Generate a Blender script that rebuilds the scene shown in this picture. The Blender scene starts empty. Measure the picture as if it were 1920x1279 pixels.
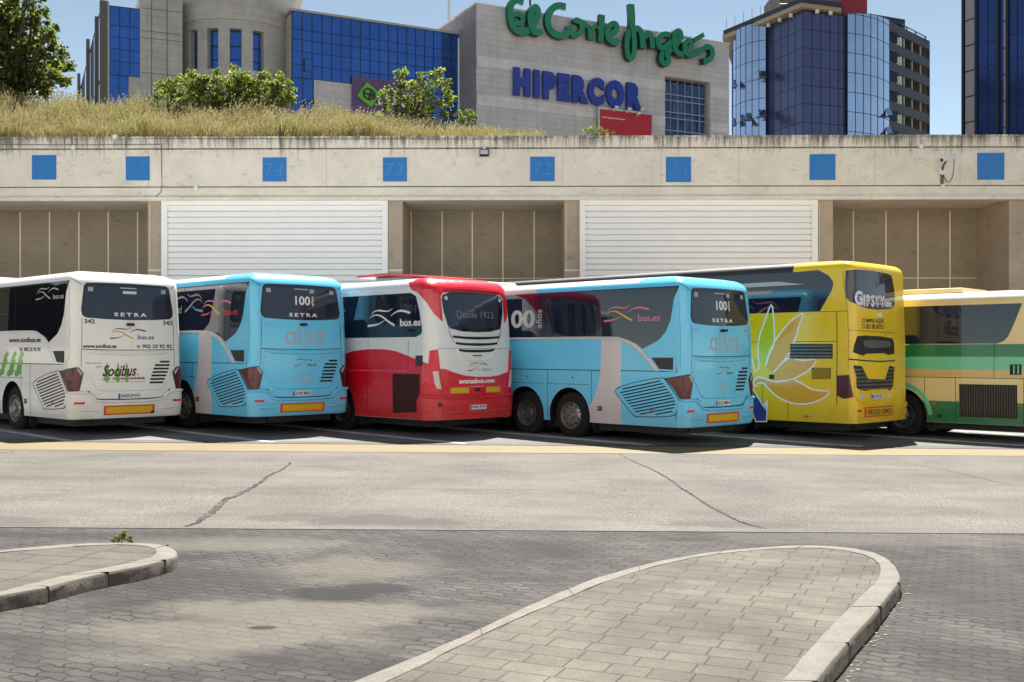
import bpy, bmesh, math, random
from mathutils import Vector, Matrix
from math import radians as R, sin, cos, pi
C = bpy.context.scene.collection
rnd = random.Random(7)

# ------------------------------------------------------------------ camera, sky, sun, exposure
F, YH, H = 2034.3, 660.0, 1.828          # focal length in px of the 1920 wide photo, horizon row, eye height
cam = bpy.data.objects.new('camera', bpy.data.cameras.new('camera')); C.objects.link(cam)
cam.location = (0, 0, H); cam.rotation_euler = (R(90), 0, 0)
cam.data.lens = F / 1920 * 36; cam.data.shift_y = (YH - 639.5) / 1920
cam.data.clip_start = 0.1; cam.data.clip_end = 3000
bpy.context.scene.camera = cam
SUN = Vector((0.12, 0.57, 1.0)).normalized()
w = bpy.data.worlds.new("World"); bpy.context.scene.world = w; w.use_nodes = True
nt = w.node_tree; bg = nt.nodes['Background']; sk = nt.nodes.new('ShaderNodeTexSky'); sk.sky_type = 'NISHITA'
sk.sun_disc = False; sk.sun_elevation = math.asin(SUN.z); sk.sun_rotation = math.atan2(SUN.x, SUN.y)
sk.air_density = 0.5; sk.dust_density = 0.0; sk.ozone_density = 1.0; sk.altitude = 0
wb = nt.nodes.new('ShaderNodeMix'); wb.data_type = 'RGBA'; wb.blend_type = 'MULTIPLY'; wb.inputs[0].default_value = 1; wb.inputs[7].default_value = (1.20, 1.0, .72, 1)   # warm white balance
nt.links.new(sk.outputs[0], wb.inputs[6]); nt.links.new(wb.outputs[2], bg.inputs[0]); bg.inputs[1].default_value = 0.085
sl = bpy.data.lights.new('sun', 'SUN'); sl.energy = 5.0; sl.angle = R(0.5); sl.color = (1, .965, .92)
so = bpy.data.objects.new('sun', sl); C.objects.link(so); so.rotation_euler = (-SUN).to_track_quat('-Z', 'Y').to_euler(); so.location = (0, 0, 60)
vs = bpy.context.scene.view_settings
vs.view_transform = 'Standard'; vs.look = 'None'; vs.gamma = 1; vs.use_curve_mapping = False; vs.exposure = 1.5

# ------------------------------------------------------------------ materials
def srgb(r, g, b):
    return tuple(((c / 255) / 12.92 if c <= 10 else (((c / 255) + .055) / 1.055) ** 2.4) for c in (r, g, b)) + (1,)
class NT:
    def __init__(s, m): s.m = m; s.t = m.node_tree; s.b = s.t.nodes['Principled BSDF']
    def n(s, typ, **k):
        x = s.t.nodes.new(typ)
        for a, v in k.items():
            if a[0] == '_': x.inputs[a[1:].replace('_', ' ')].default_value = v
            else: setattr(x, a, v)
        return x
    def l(s, a, b): s.t.links.new(a, b)
    def math(s, op, a, b=None, c=None):
        x = s.n('ShaderNodeMath', operation=op)
        for i, v in enumerate((a, b, c)):
            if v is None: continue
            if isinstance(v, (int, float)): x.inputs[i].default_value = v
            else: s.l(v, x.inputs[i])
        return x.outputs[0]
    def mix(s, fac, a, b, blend='MIX'):
        x = s.n('ShaderNodeMix', data_type='RGBA', blend_type=blend)
        for i, v in ((0, fac), (6, a), (7, b)):
            if isinstance(v, (int, float)): x.inputs[i].default_value = v
            elif isinstance(v, tuple): x.inputs[i].default_value = v
            else: s.l(v, x.inputs[i])
        return x.outputs[2]
    def ramp(s, fac, pts):
        x = s.n('ShaderNodeValToRGB'); e = x.color_ramp.elements
        while len(e) < len(pts): e.new(0.5)
        for q, (p, c) in zip(e, pts): q.position = p; q.color = c if isinstance(c, tuple) else (c, c, c, 1)
        s.l(fac, x.inputs[0]); return x.outputs[0]
    def noise(s, vec, scale, detail=4, rough=.6, dim=None):
        x = s.n('ShaderNodeTexNoise'); x.inputs['Scale'].default_value = scale; x.inputs['Detail'].default_value = detail
        x.inputs['Roughness'].default_value = rough
        if vec is not None: s.l(vec, x.inputs['Vector'])
        return x.outputs[0]
    def scale(s, vec, sx, sy, sz):
        x = s.n('ShaderNodeVectorMath', operation='MULTIPLY'); s.l(vec, x.inputs[0]); x.inputs[1].default_value = (sx, sy, sz); return x.outputs[0]
    def bump(s, h, strength=.3, dist=.01):
        x = s.n('ShaderNodeBump'); x.inputs['Strength'].default_value = strength; x.inputs['Distance'].default_value = dist
        s.l(h, x.inputs['Height']); s.l(x.outputs[0], s.b.inputs['Normal'])
def mat(name, col, rough=.5, metal=0, coat=0, spec=.5, vary=0, vscale=3):
    m = bpy.data.materials.new(name); m.use_nodes = True; t = NT(m); b = t.b
    if len(col) == 3: col = col + (1,)
    b.inputs['Base Color'].default_value = col; b.inputs['Roughness'].default_value = rough
    b.inputs['Metallic'].default_value = metal; b.inputs['Coat Weight'].default_value = coat
    b.inputs['Coat Roughness'].default_value = .04; b.inputs['Specular IOR Level'].default_value = spec
    m.diffuse_color = col
    if vary:
        tc = t.n('ShaderNodeTexCoord').outputs['Object']
        nz = t.noise(tc, vscale, 5, .65)
        f = t.ramp(nz, [(.3, 1 - vary), (.7, 1.0)])
        t.l(t.mix(1.0, col, f, 'MULTIPLY'), b.inputs['Base Color'])
    return m
def paint(name, r, g, b, vary=.05):
    m = mat(name, srgb(r, g, b), .3, 0, .55, .5); t = NT(m); col = srgb(r, g, b); tc = t.n('ShaderNodeTexCoord').outputs['Object']
    sp = t.n('ShaderNodeSeparateXYZ'); t.l(tc, sp.inputs[0]); n1 = t.noise(tc, 1.3, 5, .65); n2 = t.noise(t.scale(tc, 3, 3, .35), 1.6, 6, .7); n3 = t.noise(tc, 22, 4, .7)
    base = t.mix(1.0, col, t.ramp(n1, [(.3, 1-vary), (.7, 1.0)]), 'MULTIPLY')
    low = t.math('MULTIPLY', t.ramp(sp.outputs[2], [(.35, 1.0), (1.0, 0.0)]), t.ramp(n1, [(.3, .08), (.7, .34)]))         # road dust on the skirts
    base = t.mix(low, base, (.20, .175, .15, 1)); base = t.mix(t.ramp(n2, [(.56, 0.0), (.74, .09)]), base, (.16, .145, .13, 1))      # rain streaks
    t.l(base, t.b.inputs['Base Color']); t.l(t.ramp(n3, [(.3, .22), (.75, .42)]), t.b.inputs['Roughness'])
    t.bump(t.noise(tc, .9, 2, .4), .06, .05); return m
M = {}
M['white_paint'] = paint('white_paint', 240, 237, 230)
M['cyan_paint'] = paint('cyan_paint', 104, 208, 248)
M['pale_band'] = paint('pale_band_paint', 212, 204, 202)
M['red_paint'] = paint('red_paint', 214, 14, 34)
M['silver_paint'] = paint('silver_grey_paint', 226, 229, 228)
M['yellow_paint'] = paint('yellow_paint', 238, 200, 12)
M['cream_paint'] = paint('cream_paint', 240, 214, 146)
M['green_dark'] = paint('dark_green_paint', 26, 122, 72)
M['green_mid'] = paint('mid_green_paint', 110, 205, 155)
M['tan_paint'] = paint('tan_paint', 218, 186, 112)
M['orange_paint'] = paint('orange_paint', 226, 164, 40)
M['blue_decal'] = paint('blue_decal_paint', 30, 62, 150)
M['leaf_decal'] = paint('green_decal', 96, 176, 56)
M['white_decal'] = mat('white_lettering', srgb(236, 234, 232), .4)
M['grey_decal'] = mat('grey_lettering', srgb(168, 170, 172), .4)
M['dark_decal'] = mat('dark_lettering', srgb(44, 34, 40), .5)
M['maroon_decal'] = mat('maroon_lettering', srgb(140, 20, 48), .4)
M['red_decal'] = mat('red_lettering', srgb(200, 60, 70), .4)
M['gold_decal'] = mat('gold_lettering', srgb(226, 178, 40), .4)
M['pink_decal'] = mat('pink_lettering', srgb(222, 120, 150), .4)
M['lilac_decal'] = mat('lilac_lettering', srgb(150, 150, 205), .4)
M['magenta_decal'] = mat('magenta_lettering', srgb(160, 50, 110), .4)
M['coral_decal'] = mat('coral_lettering', srgb(178, 172, 186), .45)
M['black'] = mat('black_plastic', (.012, .012, .013), .55)
M['gap'] = mat('panel_gap', (.01, .012, .013), .7)
M['mesh_dark'] = mat('dark_mesh', (.02, .021, .022), .7, vary=.3, vscale=60)
M['red_mesh'] = mat('dark_red_mesh', (.06, .008, .012), .7, vary=.3, vscale=60)
M['rubber'] = mat('tyre_rubber', (.02, .019, .019), .85, spec=.25, vary=.35, vscale=9)
M['steel'] = mat('wheel_steel', (.42, .41, .38), .38, .8, vary=.5, vscale=14)
M['dull_steel'] = mat('dull_wheel_steel', (.2, .2, .2), .5, .6, vary=.4, vscale=10)
M['nut'] = mat('brassy_nut', (.5, .45, .25), .35, .8)
M['lamp_red'] = mat('red_lens', srgb(98, 8, 16), .16, 0, .25, vary=.4, vscale=14)
M['lamp_bright'] = mat('bright_red_lens', srgb(215, 6, 40), .25, 0, .15)
M['lamp_dark'] = mat('maroon_lens', srgb(80, 14, 32), .2, 0, .2)
M['lamp_clear'] = mat('clear_lens', srgb(200, 198, 195), .15, 0, .5)
M['amber'] = mat('amber_lens', srgb(200, 100, 20), .3)
M['plate_white'] = mat('plate_white', srgb(215, 216, 216), .5)
M['plate_blue'] = mat('plate_blue', srgb(30, 60, 170), .5)
M['refl_yellow'] = mat('reflective_yellow', srgb(214, 176, 20), .35, vary=.1, vscale=20)
M['refl_red'] = mat('reflective_red', srgb(214, 62, 40), .35)
M['white_plastic'] = mat('white_plastic', srgb(226, 226, 222), .4, vary=.1)
M['alu'] = mat('aluminium', (.6, .6, .6), .35, .7)
def glassmat(name, col, rough=.025, ior=1.7):
    m = mat(name, col, rough, 0, 0, .5); m.node_tree.nodes['Principled BSDF'].inputs['IOR'].default_value = ior
    return m
M['tint'] = glassmat('tinted_glass', (.010, .011, .015), .015, 1.65)
M['tint_blue'] = glassmat('blue_tinted_glass', (.010, .015, .034), .015, 1.65)
M['rear_glass'] = glassmat('rear_glass', (.028, .033, .052), .03, 1.55)

# ------------------------------------------------------------------ mesh helpers
def link(name, me, parent=None, mats=()):
    o = bpy.data.objects.new(name, me); C.objects.link(o)
    for m in mats: me.materials.append(M[m] if isinstance(m, str) else m)
    if parent: o.parent = parent
    return o
def obj(name, bm, m, parent=None, smooth=False):
    me = bpy.data.meshes.new(name)
    bmesh.ops.recalc_face_normals(bm, faces=bm.faces)
    bm.to_mesh(me); bm.free()
    if smooth:
        for p in me.polygons: p.use_smooth = True
        try: me.set_sharp_from_angle(angle=R(35))
        except Exception: pass
    return link(name, me, parent, m if isinstance(m, (list, tuple)) else (m,))
def tag(o, label=None, cat=None, group=None, kind=None):
    if label: o['label'] = label
    if cat: o['category'] = cat
    if group: o['group'] = group
    if kind: o['kind'] = kind
    return o
def empty(name, loc=(0, 0, 0), rz=0, parent=None):
    o = bpy.data.objects.new(name, None); C.objects.link(o); o.location = loc; o.rotation_euler = (0, 0, rz); o.empty_display_size = .3
    if parent: o.parent = parent
    return o
def box(bm, x0, y0, z0, x1, y1, z1, mi=0, bev=0, tf=None):
    vs_ = [bm.verts.new(p if tf is None else tf(*p)) for p in ((x0,y0,z0),(x1,y0,z0),(x1,y1,z0),(x0,y1,z0),(x0,y0,z1),(x1,y0,z1),(x1,y1,z1),(x0,y1,z1))]
    fs = [bm.faces.new([vs_[i] for i in q]) for q in ((0,3,2,1),(4,5,6,7),(0,1,5,4),(1,2,6,5),(2,3,7,6),(3,0,4,7))]
    for f in fs: f.material_index = mi
    if bev:
        es = {e for f in fs for e in f.edges}
        bmesh.ops.bevel(bm, geom=list(es), offset=bev, segments=2, affect='EDGES', profile=.5)
    return fs
def tube(bm, pts, r, n=8, r1=None, cap=True):
    pts = [Vector(p) for p in pts]; rings = []
    k = len(pts)
    for i, p in enumerate(pts):
        d = (pts[min(i+1, k-1)] - pts[max(i-1, 0)]).normalized()
        a = d.cross(Vector((0, 0, 1)));
        if a.length < .05: a = d.cross(Vector((1, 0, 0)))
        a.normalize(); b = d.cross(a)
        rr = r if r1 is None else r + (r1 - r) * i / max(1, k-1)
        rings.append([bm.verts.new(p + rr * (cos(2*pi*j/n) * a + sin(2*pi*j/n) * b)) for j in range(n)])
    for A, B in zip(rings, rings[1:]):
        for j in range(n): bm.faces.new((A[j], A[(j+1) % n], B[(j+1) % n], B[j]))
    if cap: bm.faces.new(rings[0]); bm.faces.new(rings[-1][::-1])
def prism(bm, poly, tf, d0, d1, mi=0):
    """closed prism from 2D polygon; tf(a,b,d)->3D"""
    A = [bm.verts.new(tf(a, b, d0)) for a, b in poly]; B = [bm.verts.new(tf(a, b, d1)) for a, b in poly]
    fs = [bm.faces.new(A[::-1]), bm.faces.new(B)]
    n = len(poly)
    for i in range(n): fs.append(bm.faces.new((A[i], A[(i+1) % n], B[(i+1) % n], B[i])))
    for f in fs: f.material_index = mi
def smoothline(pts, n=6):
    out = []; P = [Vector((p[0], p[1])) for p in pts]; k = len(P)
    for i in range(k-1):
        p0, p1, p2, p3 = P[max(i-1, 0)], P[i], P[i+1], P[min(i+2, k-1)]
        for j in range(n):
            t = j / n
            out.append(.5 * ((2*p1) + (-p0+p2)*t + (2*p0-5*p1+4*p2-p3)*t*t + (-p0+3*p1-3*p2+p3)*t**3))
    out.append(P[-1]); return out
def ribbon_poly(pts, w0, w1=None, w2=None, n=6):
    """outline polygon of a stroke with widths start, middle, end"""
    c = smoothline(pts, n); k = len(c); w1 = w0 if w1 is None else w1; w2 = w1 if w2 is None else w2
    L, Rr = [], []
    for i, p in enumerate(c):
        d = (c[min(i+1, k-1)] - c[max(i-1, 0)]); d = d / max(d.length, 1e-6); q = Vector((-d.y, d.x)); t = i / (k-1)
        ww = (w0 + (w1-w0)*t*2) if t < .5 else (w1 + (w2-w1)*(t*2-1))
        L.append(p + q*ww/2); Rr.append(p - q*ww/2)
    return [(v.x, v.y) for v in L + Rr[::-1]]
_tc = {}
def text2d(txt, bold=0.0, shear=0.0, spacing=1.0):
    key = (txt, bold, shear, spacing)
    if key in _tc: return _tc[key]
    cu = bpy.data.curves.new('tmp', 'FONT'); cu.body = txt; cu.offset = bold; cu.shear = shear; cu.space_character = spacing; cu.resolution_u = 3
    o = bpy.data.objects.new('tmp', cu); C.objects.link(o)
    dg = bpy.context.evaluated_depsgraph_get(); me = o.evaluated_get(dg).to_mesh()
    V = [(v.co.x, v.co.y) for v in me.vertices]; Fc = [tuple(p.vertices) for p in me.polygons]
    o.evaluated_get(dg).to_mesh_clear(); bpy.data.objects.remove(o); bpy.data.curves.remove(cu)
    xs = [v[0] for v in V]; ys = [v[1] for v in V]; x0, x1, y0, y1 = min(xs), max(xs), min(ys), max(ys)
    V = [((x-x0)/(x1-x0), (y-y0)/(y1-y0)) for x, y in V]
    _tc[key] = (V, Fc); return _tc[key]
def text_solid(bm, txt, tf, a0, b0, a1, b1, d0, d1, bold=.0, shear=0, mi=0, spacing=1.0):
    V, Fc = text2d(txt, bold, shear, spacing)
    t = bmesh.new(); vs_ = [t.verts.new((a0 + x*(a1-a0), b0 + y*(b1-b0), 0)) for x, y in V]
    for f in Fc:
        try: t.faces.new([vs_[i] for i in f])
        except Exception: pass
    bmesh.ops.remove_doubles(t, verts=t.verts, dist=1e-5)
    g = bmesh.ops.extrude_face_region(t, geom=t.faces[:])
    top = {e for e in g['geom'] if isinstance(e, bmesh.types.BMVert)}
    mp = {}
    for v in t.verts: mp[v] = bm.verts.new(tf(v.co.x, v.co.y, d1 if v in top else d0))
    for f in t.faces:
        try: bm.faces.new([mp[v] for v in f.verts]).material_index = mi
        except Exception: pass
    t.free()

# ------------------------------------------------------------------ from a place on the photograph to a place in the yard
def g(x): return -.0118 * (x + 3.7)                       # the yard falls gently to the right
def P(px, py, Y): return Vector(((px-960)/F*Y, Y, H-(py-YH)/F*Y))
def G(px, py, h=0.0):
    k = (px-960)/F; Y = (H + .04366 - h) / ((py-YH)/F - .0118*k); return Vector((k*Y, Y, g(k*Y)+h))
def zo(spec, pts):                                         # spec = x0, y0, zoom of an enlarged crop
    return [(spec[0]+x/spec[2], spec[1]+y/spec[2]) for x, y in pts]

# ------------------------------------------------------------------ ground
def gmat_asphalt(name, col, speck, stains=True, spots=()):
    m = bpy.data.materials.new(name); m.use_nodes = True; t = NT(m)
    tc = t.n('ShaderNodeTexCoord').outputs['Object']
    a = t.noise(tc, 45, 3, .7); b = t.noise(tc, .5, 5, .6); c = t.noise(t.scale(tc, .25, 1.6, 1), 1.2, 4, .6)
    vor = t.n('ShaderNodeTexVoronoi'); vor.inputs['Scale'].default_value = 70; t.l(tc, vor.inputs['Vector'])
    base = t.mix(t.ramp(a, [(.35, 0.0), (.65, 1.0)]), tuple(x*(1-speck) for x in col[:3])+(1,), tuple(min(1, x*(1+speck)) for x in col[:3])+(1,))
    base = t.mix(1.0, base, t.ramp(b, [(.3, .70), (.62, 1.08)]), 'MULTIPLY')
    base = t.mix(1.0, base, t.ramp(c, [(.3, .86), (.6, 1.02)]), 'MULTIPLY')
    base = t.mix(.35, base, t.ramp(vor.outputs['Distance'], [(.1, 1.0), (.6, .55)]), 'MULTIPLY')
    if stains:
        d = t.noise(t.scale(tc, .5, 1.2, 1), .9, 6, .7)
        base = t.mix(t.ramp(d, [(.55, 0.0), (.72, .6)]), base, tuple(x*.45 for x in col[:3])+(1,))
    if spots: base = t.mix(stain_vignette_mask(t, tc, spots), base, tuple(x*.35 for x in col[:3])+(1,))
    t.l(base, t.b.inputs['Base Color']); t.b.inputs['Roughness'].default_value = .85; t.b.inputs['Specular IOR Level'].default_value = .25
    t.bump(a, .5, .006); return m
M['asphalt_yard'] = gmat_asphalt('yard_asphalt', (.19, .183, .178), .25)

def stain_vignette_mask(t, tc, spots):
    """oil, tyre dirt, dust and painted corner darkening: irregular blots at given places (x, y, rx, ry, strength)"""
    sp = t.n('ShaderNodeSeparateXYZ'); t.l(tc, sp.inputs[0]); nz = t.noise(t.scale(tc, 1, 1.3, 1), 2.3, 6, .65); nb = t.noise(tc, .6, 3, .5); tot = None
    for x, y, rx, ry, st in spots:
        dx = t.math('DIVIDE', t.math('SUBTRACT', sp.outputs[0], x), rx); dy = t.math('DIVIDE', t.math('SUBTRACT', sp.outputs[1], y), ry)
        d = t.math('SQRT', t.math('ADD', t.math('MULTIPLY', dx, dx), t.math('MULTIPLY', dy, dy)))
        d = t.math('ADD', d, t.math('MULTIPLY', t.math('SUBTRACT', nz, .5), 1.6)); d = t.math('ADD', d, t.math('MULTIPLY', t.math('SUBTRACT', nb, .5), .8))
        m_ = t.math('MULTIPLY', t.ramp(d, [(.55, 1.0), (1.0, 0.0)]), st); tot = m_ if tot is None else t.math('MAXIMUM', tot, m_)
    return tot
def sp_(px, py, rx, ry, st): p = G(px, py); return (p.x, p.y, rx, ry, st)
def gsheet(name, pts, m, h=0.0, label=None, kind='structure', parent=None, skirt=.03):
    """closed thin sheet lying on the tilted yard; pts world xy"""
    bm = bmesh.new()
    A = [bm.verts.new((x, y, g(x)+h)) for x, y in pts]; B = [bm.verts.new((x, y, g(x)+h-skirt)) for x, y in pts]
    bm.faces.new(A); bm.faces.new(B[::-1])
    for i in range(len(A)): bm.faces.new((A[i], B[i], B[(i+1) % len(A)], A[(i+1) % len(A)]))
    bmesh.ops.triangulate(bm, faces=[f for f in bm.faces if len(f.verts) > 4])
    o = obj(name, bm, m, parent)
    if kind: o['kind'] = kind
    return o
bm = bmesh.new()
for x0 in range(-400, 400, 100):
    for y0 in range(-300, 500, 100):
        v = [bm.verts.new((x, y, g(x))) for x, y in ((x0, y0), (x0+100, y0), (x0+100, y0+100), (x0, y0+100))]; bm.faces.new(v)
bmesh.ops.remove_doubles(bm, verts=bm.verts, dist=.001)
obj('ground', bm, 'asphalt_yard')['kind'] = 'structure'
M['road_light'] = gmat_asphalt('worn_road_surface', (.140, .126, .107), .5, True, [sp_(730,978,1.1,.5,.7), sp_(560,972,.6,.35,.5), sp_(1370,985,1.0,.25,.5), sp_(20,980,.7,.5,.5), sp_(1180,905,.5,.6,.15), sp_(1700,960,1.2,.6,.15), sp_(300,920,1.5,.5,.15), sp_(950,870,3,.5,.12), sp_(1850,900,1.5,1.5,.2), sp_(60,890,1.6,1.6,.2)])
ye = lambda x: 21.72 + .05*x          # slot drain line
y1 = lambda x: 21.55 + .05*x; y2 = lambda x: 20.02 + .06*x; y3 = lambda x: 11.35 + .033*x
XL, XR = -60, 60
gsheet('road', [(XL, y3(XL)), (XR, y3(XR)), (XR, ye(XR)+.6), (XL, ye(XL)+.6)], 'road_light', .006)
# worn yellow edge band
def worn(name, col, under, amt=(.42, .62), sc=2.2, rough=.7):
    m = bpy.data.materials.new(name); m.use_nodes = True; t = NT(m); tc = t.n('ShaderNodeTexCoord').outputs['Object']
    a = t.noise(t.scale(tc, .35, 1.5, 1), sc, 8, .75); b = t.noise(tc, 40, 3, .7)
    f = t.ramp(t.math('ADD', a, t.math('MULTIPLY', t.math('SUBTRACT', b, .5), .35)), [(amt[0], 1.0), (amt[1], 0.0)])
    t.l(t.mix(f, under, t.mix(1.0, col, t.ramp(a, [(.3, .8), (.7, 1.1)]), 'MULTIPLY')), t.b.inputs['Base Color']); t.b.inputs['Roughness'].default_value = rough
    t.b.inputs['Specular IOR Level'].default_value = .25
    t.bump(b, .3, .004); return m
M['yellow_line'] = worn('worn_yellow_paint', (.19, .148, .072, 1), (.13, .118, .098, 1), (.55, .75))
M['white_line'] = worn('worn_white_paint', (.5, .5, .5, 1), (.18, .175, .17, 1), (.45, .68), 5)
gsheet('road_marking', [(XL, y2(XL)), (XR, y2(XR)), (XR, y1(XR)), (XL, y1(XL))], 'yellow_line', .011)
for k in range(3):
    y = 19.0 - k*.45
    gsheet('road_marking', [(-14, y-.1), (-8.95+.35*-k, y-.02), (-8.8+.35*-k, y+.16), (-14, y+.08)], 'yellow_line', .011)
# slot drain: dark channel with teeth
bm = bmesh.new()
gr_ = [[bm.verts.new((-16+i*.05, ye(-16+i*.05)+dy, g(-16+i*.05)+.013)) for dy in (-.06, -.045, .045, .06)] for i in range(600)]
for i in range(599):
    for j in range(3):
        if j != 1 or i % 4 < 2: bm.faces.new((gr_[i][j], gr_[i+1][j], gr_[i+1][j+1], gr_[i][j+1]))
tag(obj('drain_grating', bm, mat('galvanised_grate', (.10, .098, .095), .5, .5, vary=.3)), 'long narrow slotted drain grating along the yellow band in front of the coaches', 'drain')
gsheet('road_marking', [(-18, ye(-18)-.045), (16, ye(16)-.045), (16, ye(16)+.045), (-18, ye(-18)+.045)], 'gap', .0095)
# bay lines parallel to the coaches (45 degrees)
for s_ in (12.75, 16.95, 21.0, 24.95, 29.6, 34.1, 38.6, 8.4):
    xs = s_ - (ye(s_ - 21.6) + .25)
    p0 = Vector((xs, s_ - xs)); d = Vector((-.7071, .7071)); q = Vector((.07, .07))
    p1 = p0 + d*15
    gsheet('road_marking', [tuple(p0-q), tuple(p0+q), tuple(p1+q), tuple(p1-q)], 'white_line', .01)
# interlocking pavers
def paver_mat(name, c1, c2, bw, bh, ang, wav, joint, mort=.035, spots=True, blots=(), dust=()):
    m = bpy.data.materials.new(name); m.use_nodes = True; t = NT(m); tc = t.n('ShaderNodeTexCoord').outputs['Object']
    mp = t.n('ShaderNodeMapping'); mp.inputs['Rotation'].default_value = (0, 0, R(ang)); t.l(tc, mp.inputs[0])
    sp = t.n('ShaderNodeSeparateXYZ'); t.l(mp.outputs[0], sp.inputs[0]); x, y = sp.outputs[0], sp.outputs[1]
    if wav:
        tri1 = t.math('PINGPONG', t.math('ADD', x, 50.0), bw/2); tri2 = t.math('PINGPONG', t.math('ADD', y, 50.0), bh/2)
        c1_ = t.n('ShaderNodeMath', operation='SUBTRACT'); 
        y = t.math('ADD', y, t.math('MULTIPLY', t.math('SUBTRACT', t.math('SMOOTH_MIN', t.math('MAXIMUM', tri1, bw*.15), bw*.35, .01), bw*.25), wav))
        x = t.math('ADD', x, t.math('MULTIPLY', t.math('SUBTRACT', tri2, bh*.25), wav*1.6))
    cb = t.n('ShaderNodeCombineXYZ'); t.l(x, cb.inputs[0]); t.l(y, cb.inputs[1])
    br = t.n('ShaderNodeTexBrick'); t.l(cb.outputs[0], br.inputs['Vector'])
    br.inputs['Scale'].default_value = 1; br.inputs['Brick Width'].default_value = bw; br.inputs['Row Height'].default_value = bh
    br.inputs['Mortar Size'].default_value = mort*bh; br.inputs['Mortar Smooth'].default_value = .3; br.inputs['Bias'].default_value = 0
    br.inputs['Color1'].default_value = c1; br.inputs['Color2'].default_value = c2; br.inputs['Mortar'].default_value = joint
    if not wav: br.offset = .43; br.squash = .72; br.squash_frequency = 2
    a = t.noise(tc, .55, 5, .65); b = t.noise(tc, 60, 3, .7); c = t.noise(tc, 2.6, 5, .7)
    jm = t.ramp(t.noise(tc, 1.7, 4, .7), [(.38, .0), (.62, .75 if wav else .35)])
    base = t.mix(t.math('MULTIPLY', br.outputs['Fac'], jm), br.outputs['Color'], t.mix(.5, c1, c2))
    base = t.mix(1.0, base, t.ramp(a, [(.34, .62), (.60, 1.18)]), 'MULTIPLY')
    base = t.mix(1.0, base, t.ramp(c, [(.3, .82), (.65, 1.08)]), 'MULTIPLY')
    base = t.mix(.6, base, t.ramp(b, [(.3, .6), (.7, 1.25)]), 'MULTIPLY')
    if spots:
        d = t.noise(t.scale(tc, .7, 1.4, 1), .75, 5, .6)
        base = t.mix(t.ramp(d, [(.57, 0.0), (.64, .6)]), base, tuple(v*.4 for v in c1[:3])+(1,))
    if dust: base = t.mix(stain_vignette_mask(t, tc, dust), base, (.125, .112, .088, 1))
    if blots: base = t.mix(stain_vignette_mask(t, tc, blots), base, tuple(v*.32 for v in c1[:3])+(1,))
    t.l(base, t.b.inputs['Base Color']); t.b.inputs['Roughness'].default_value = .85; t.b.inputs['Specular IOR Level'].default_value = .25
    t.bump(t.math('ADD', t.math('MULTIPLY', br.outputs['Fac'], -1.0), t.math('MULTIPLY', b, .25)), .55, .008); return m
M['pavers'] = paver_mat('interlocking_pavers', (.044, .040, .036, 1), (.068, .061, .054, 1), .20, .10, 23, .42, (.012, .011, .010, 1), .10, True, [sp_(640,1115,.5,.32,1.0), sp_(700,1105,.36,.26,.9), sp_(380,1085,1.0,.55,.55), sp_(280,1110,.5,.4,.45), sp_(490,1178,.10,.05,.9), sp_(1050,1030,.7,.7,.45), sp_(1830,1100,.9,2.2,.42), sp_(1850,1250,.6,.8,.5), sp_(60,1220,.8,.5,.42), sp_(300,1279,.8,.25,.35), sp_(780,1265,.5,.4,.35), sp_(150,1005,2,.4,.3), sp_(880,1060,.5,.5,.25)], [sp_(560,1150,1.2,.5,.6), sp_(420,1190,1.2,.5,.55), sp_(640,1070,1.0,.7,.45), sp_(250,1230,.8,.3,.4), sp_(420,1020,1.6,.5,.4), sp_(1640,1010,2,.5,.3), sp_(900,1150,.6,.3,.25)])  # oil blots; those at right and lower left paint in darkened view corners
M['slabs'] = paver_mat('sidewalk_slabs', (.100, .088, .070, 1), (.126, .111, .089, 1), .33, .19, 22, 0, (.05, .045, .035, 1), .035, False)
M['slabs_old'] = paver_mat('old_sidewalk_slabs', (.095, .084, .068, 1), (.11, .098, .079, 1), .6, .3, 12, 0, (.05, .045, .038, 1), .04, False)
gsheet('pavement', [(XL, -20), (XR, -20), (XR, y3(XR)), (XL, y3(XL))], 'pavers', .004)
gsheet('road', [(XL, y3(XL)-.03), (XR, y3(XR)-.03), (XR, y3(XR)+.02), (XL, y3(XL)+.02)], mat('concrete_edging', (.09, .082, .072), .8, vary=.4, vscale=2), .0105)
# kerbed islands
def kerbmat(name, col, edge):
    m = bpy.data.materials.new(name); m.use_nodes = True; t = NT(m); tc = t.n('ShaderNodeTexCoord').outputs['Object']
    a = t.noise(tc, 5, 6, .7); b = t.noise(tc, 50, 3, .7); c = t.noise(tc, 1.4, 4, .6)
    base = t.mix(1.0, col, t.ramp(a, [(.3, .72), (.65, 1.06)]), 'MULTIPLY'); base = t.mix(.7, base, t.ramp(b, [(.3, .65), (.7, 1.2)]), 'MULTIPLY')
    base = t.mix(t.ramp(c, [(.55, 0.0), (.7, .35)]), base, (.12, .1, .08, 1))
    if edge:
        base = t.mix(t.ramp(a, [(.42, 0.0), (.58, .85)]), base, (.035, .03, .026, 1))
    t.l(base, t.b.inputs['Base Color']); t.b.inputs['Roughness'].default_value = .85; t.bump(t.math('ADD', a, b), .4, .008); return m
M['kerb'] = kerbmat('kerb_concrete', (.155, .138, .113, 1), False); M['kerb_face'] = kerbmat('kerb_face_concrete', (.22, .19, .15, 1), True)
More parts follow.
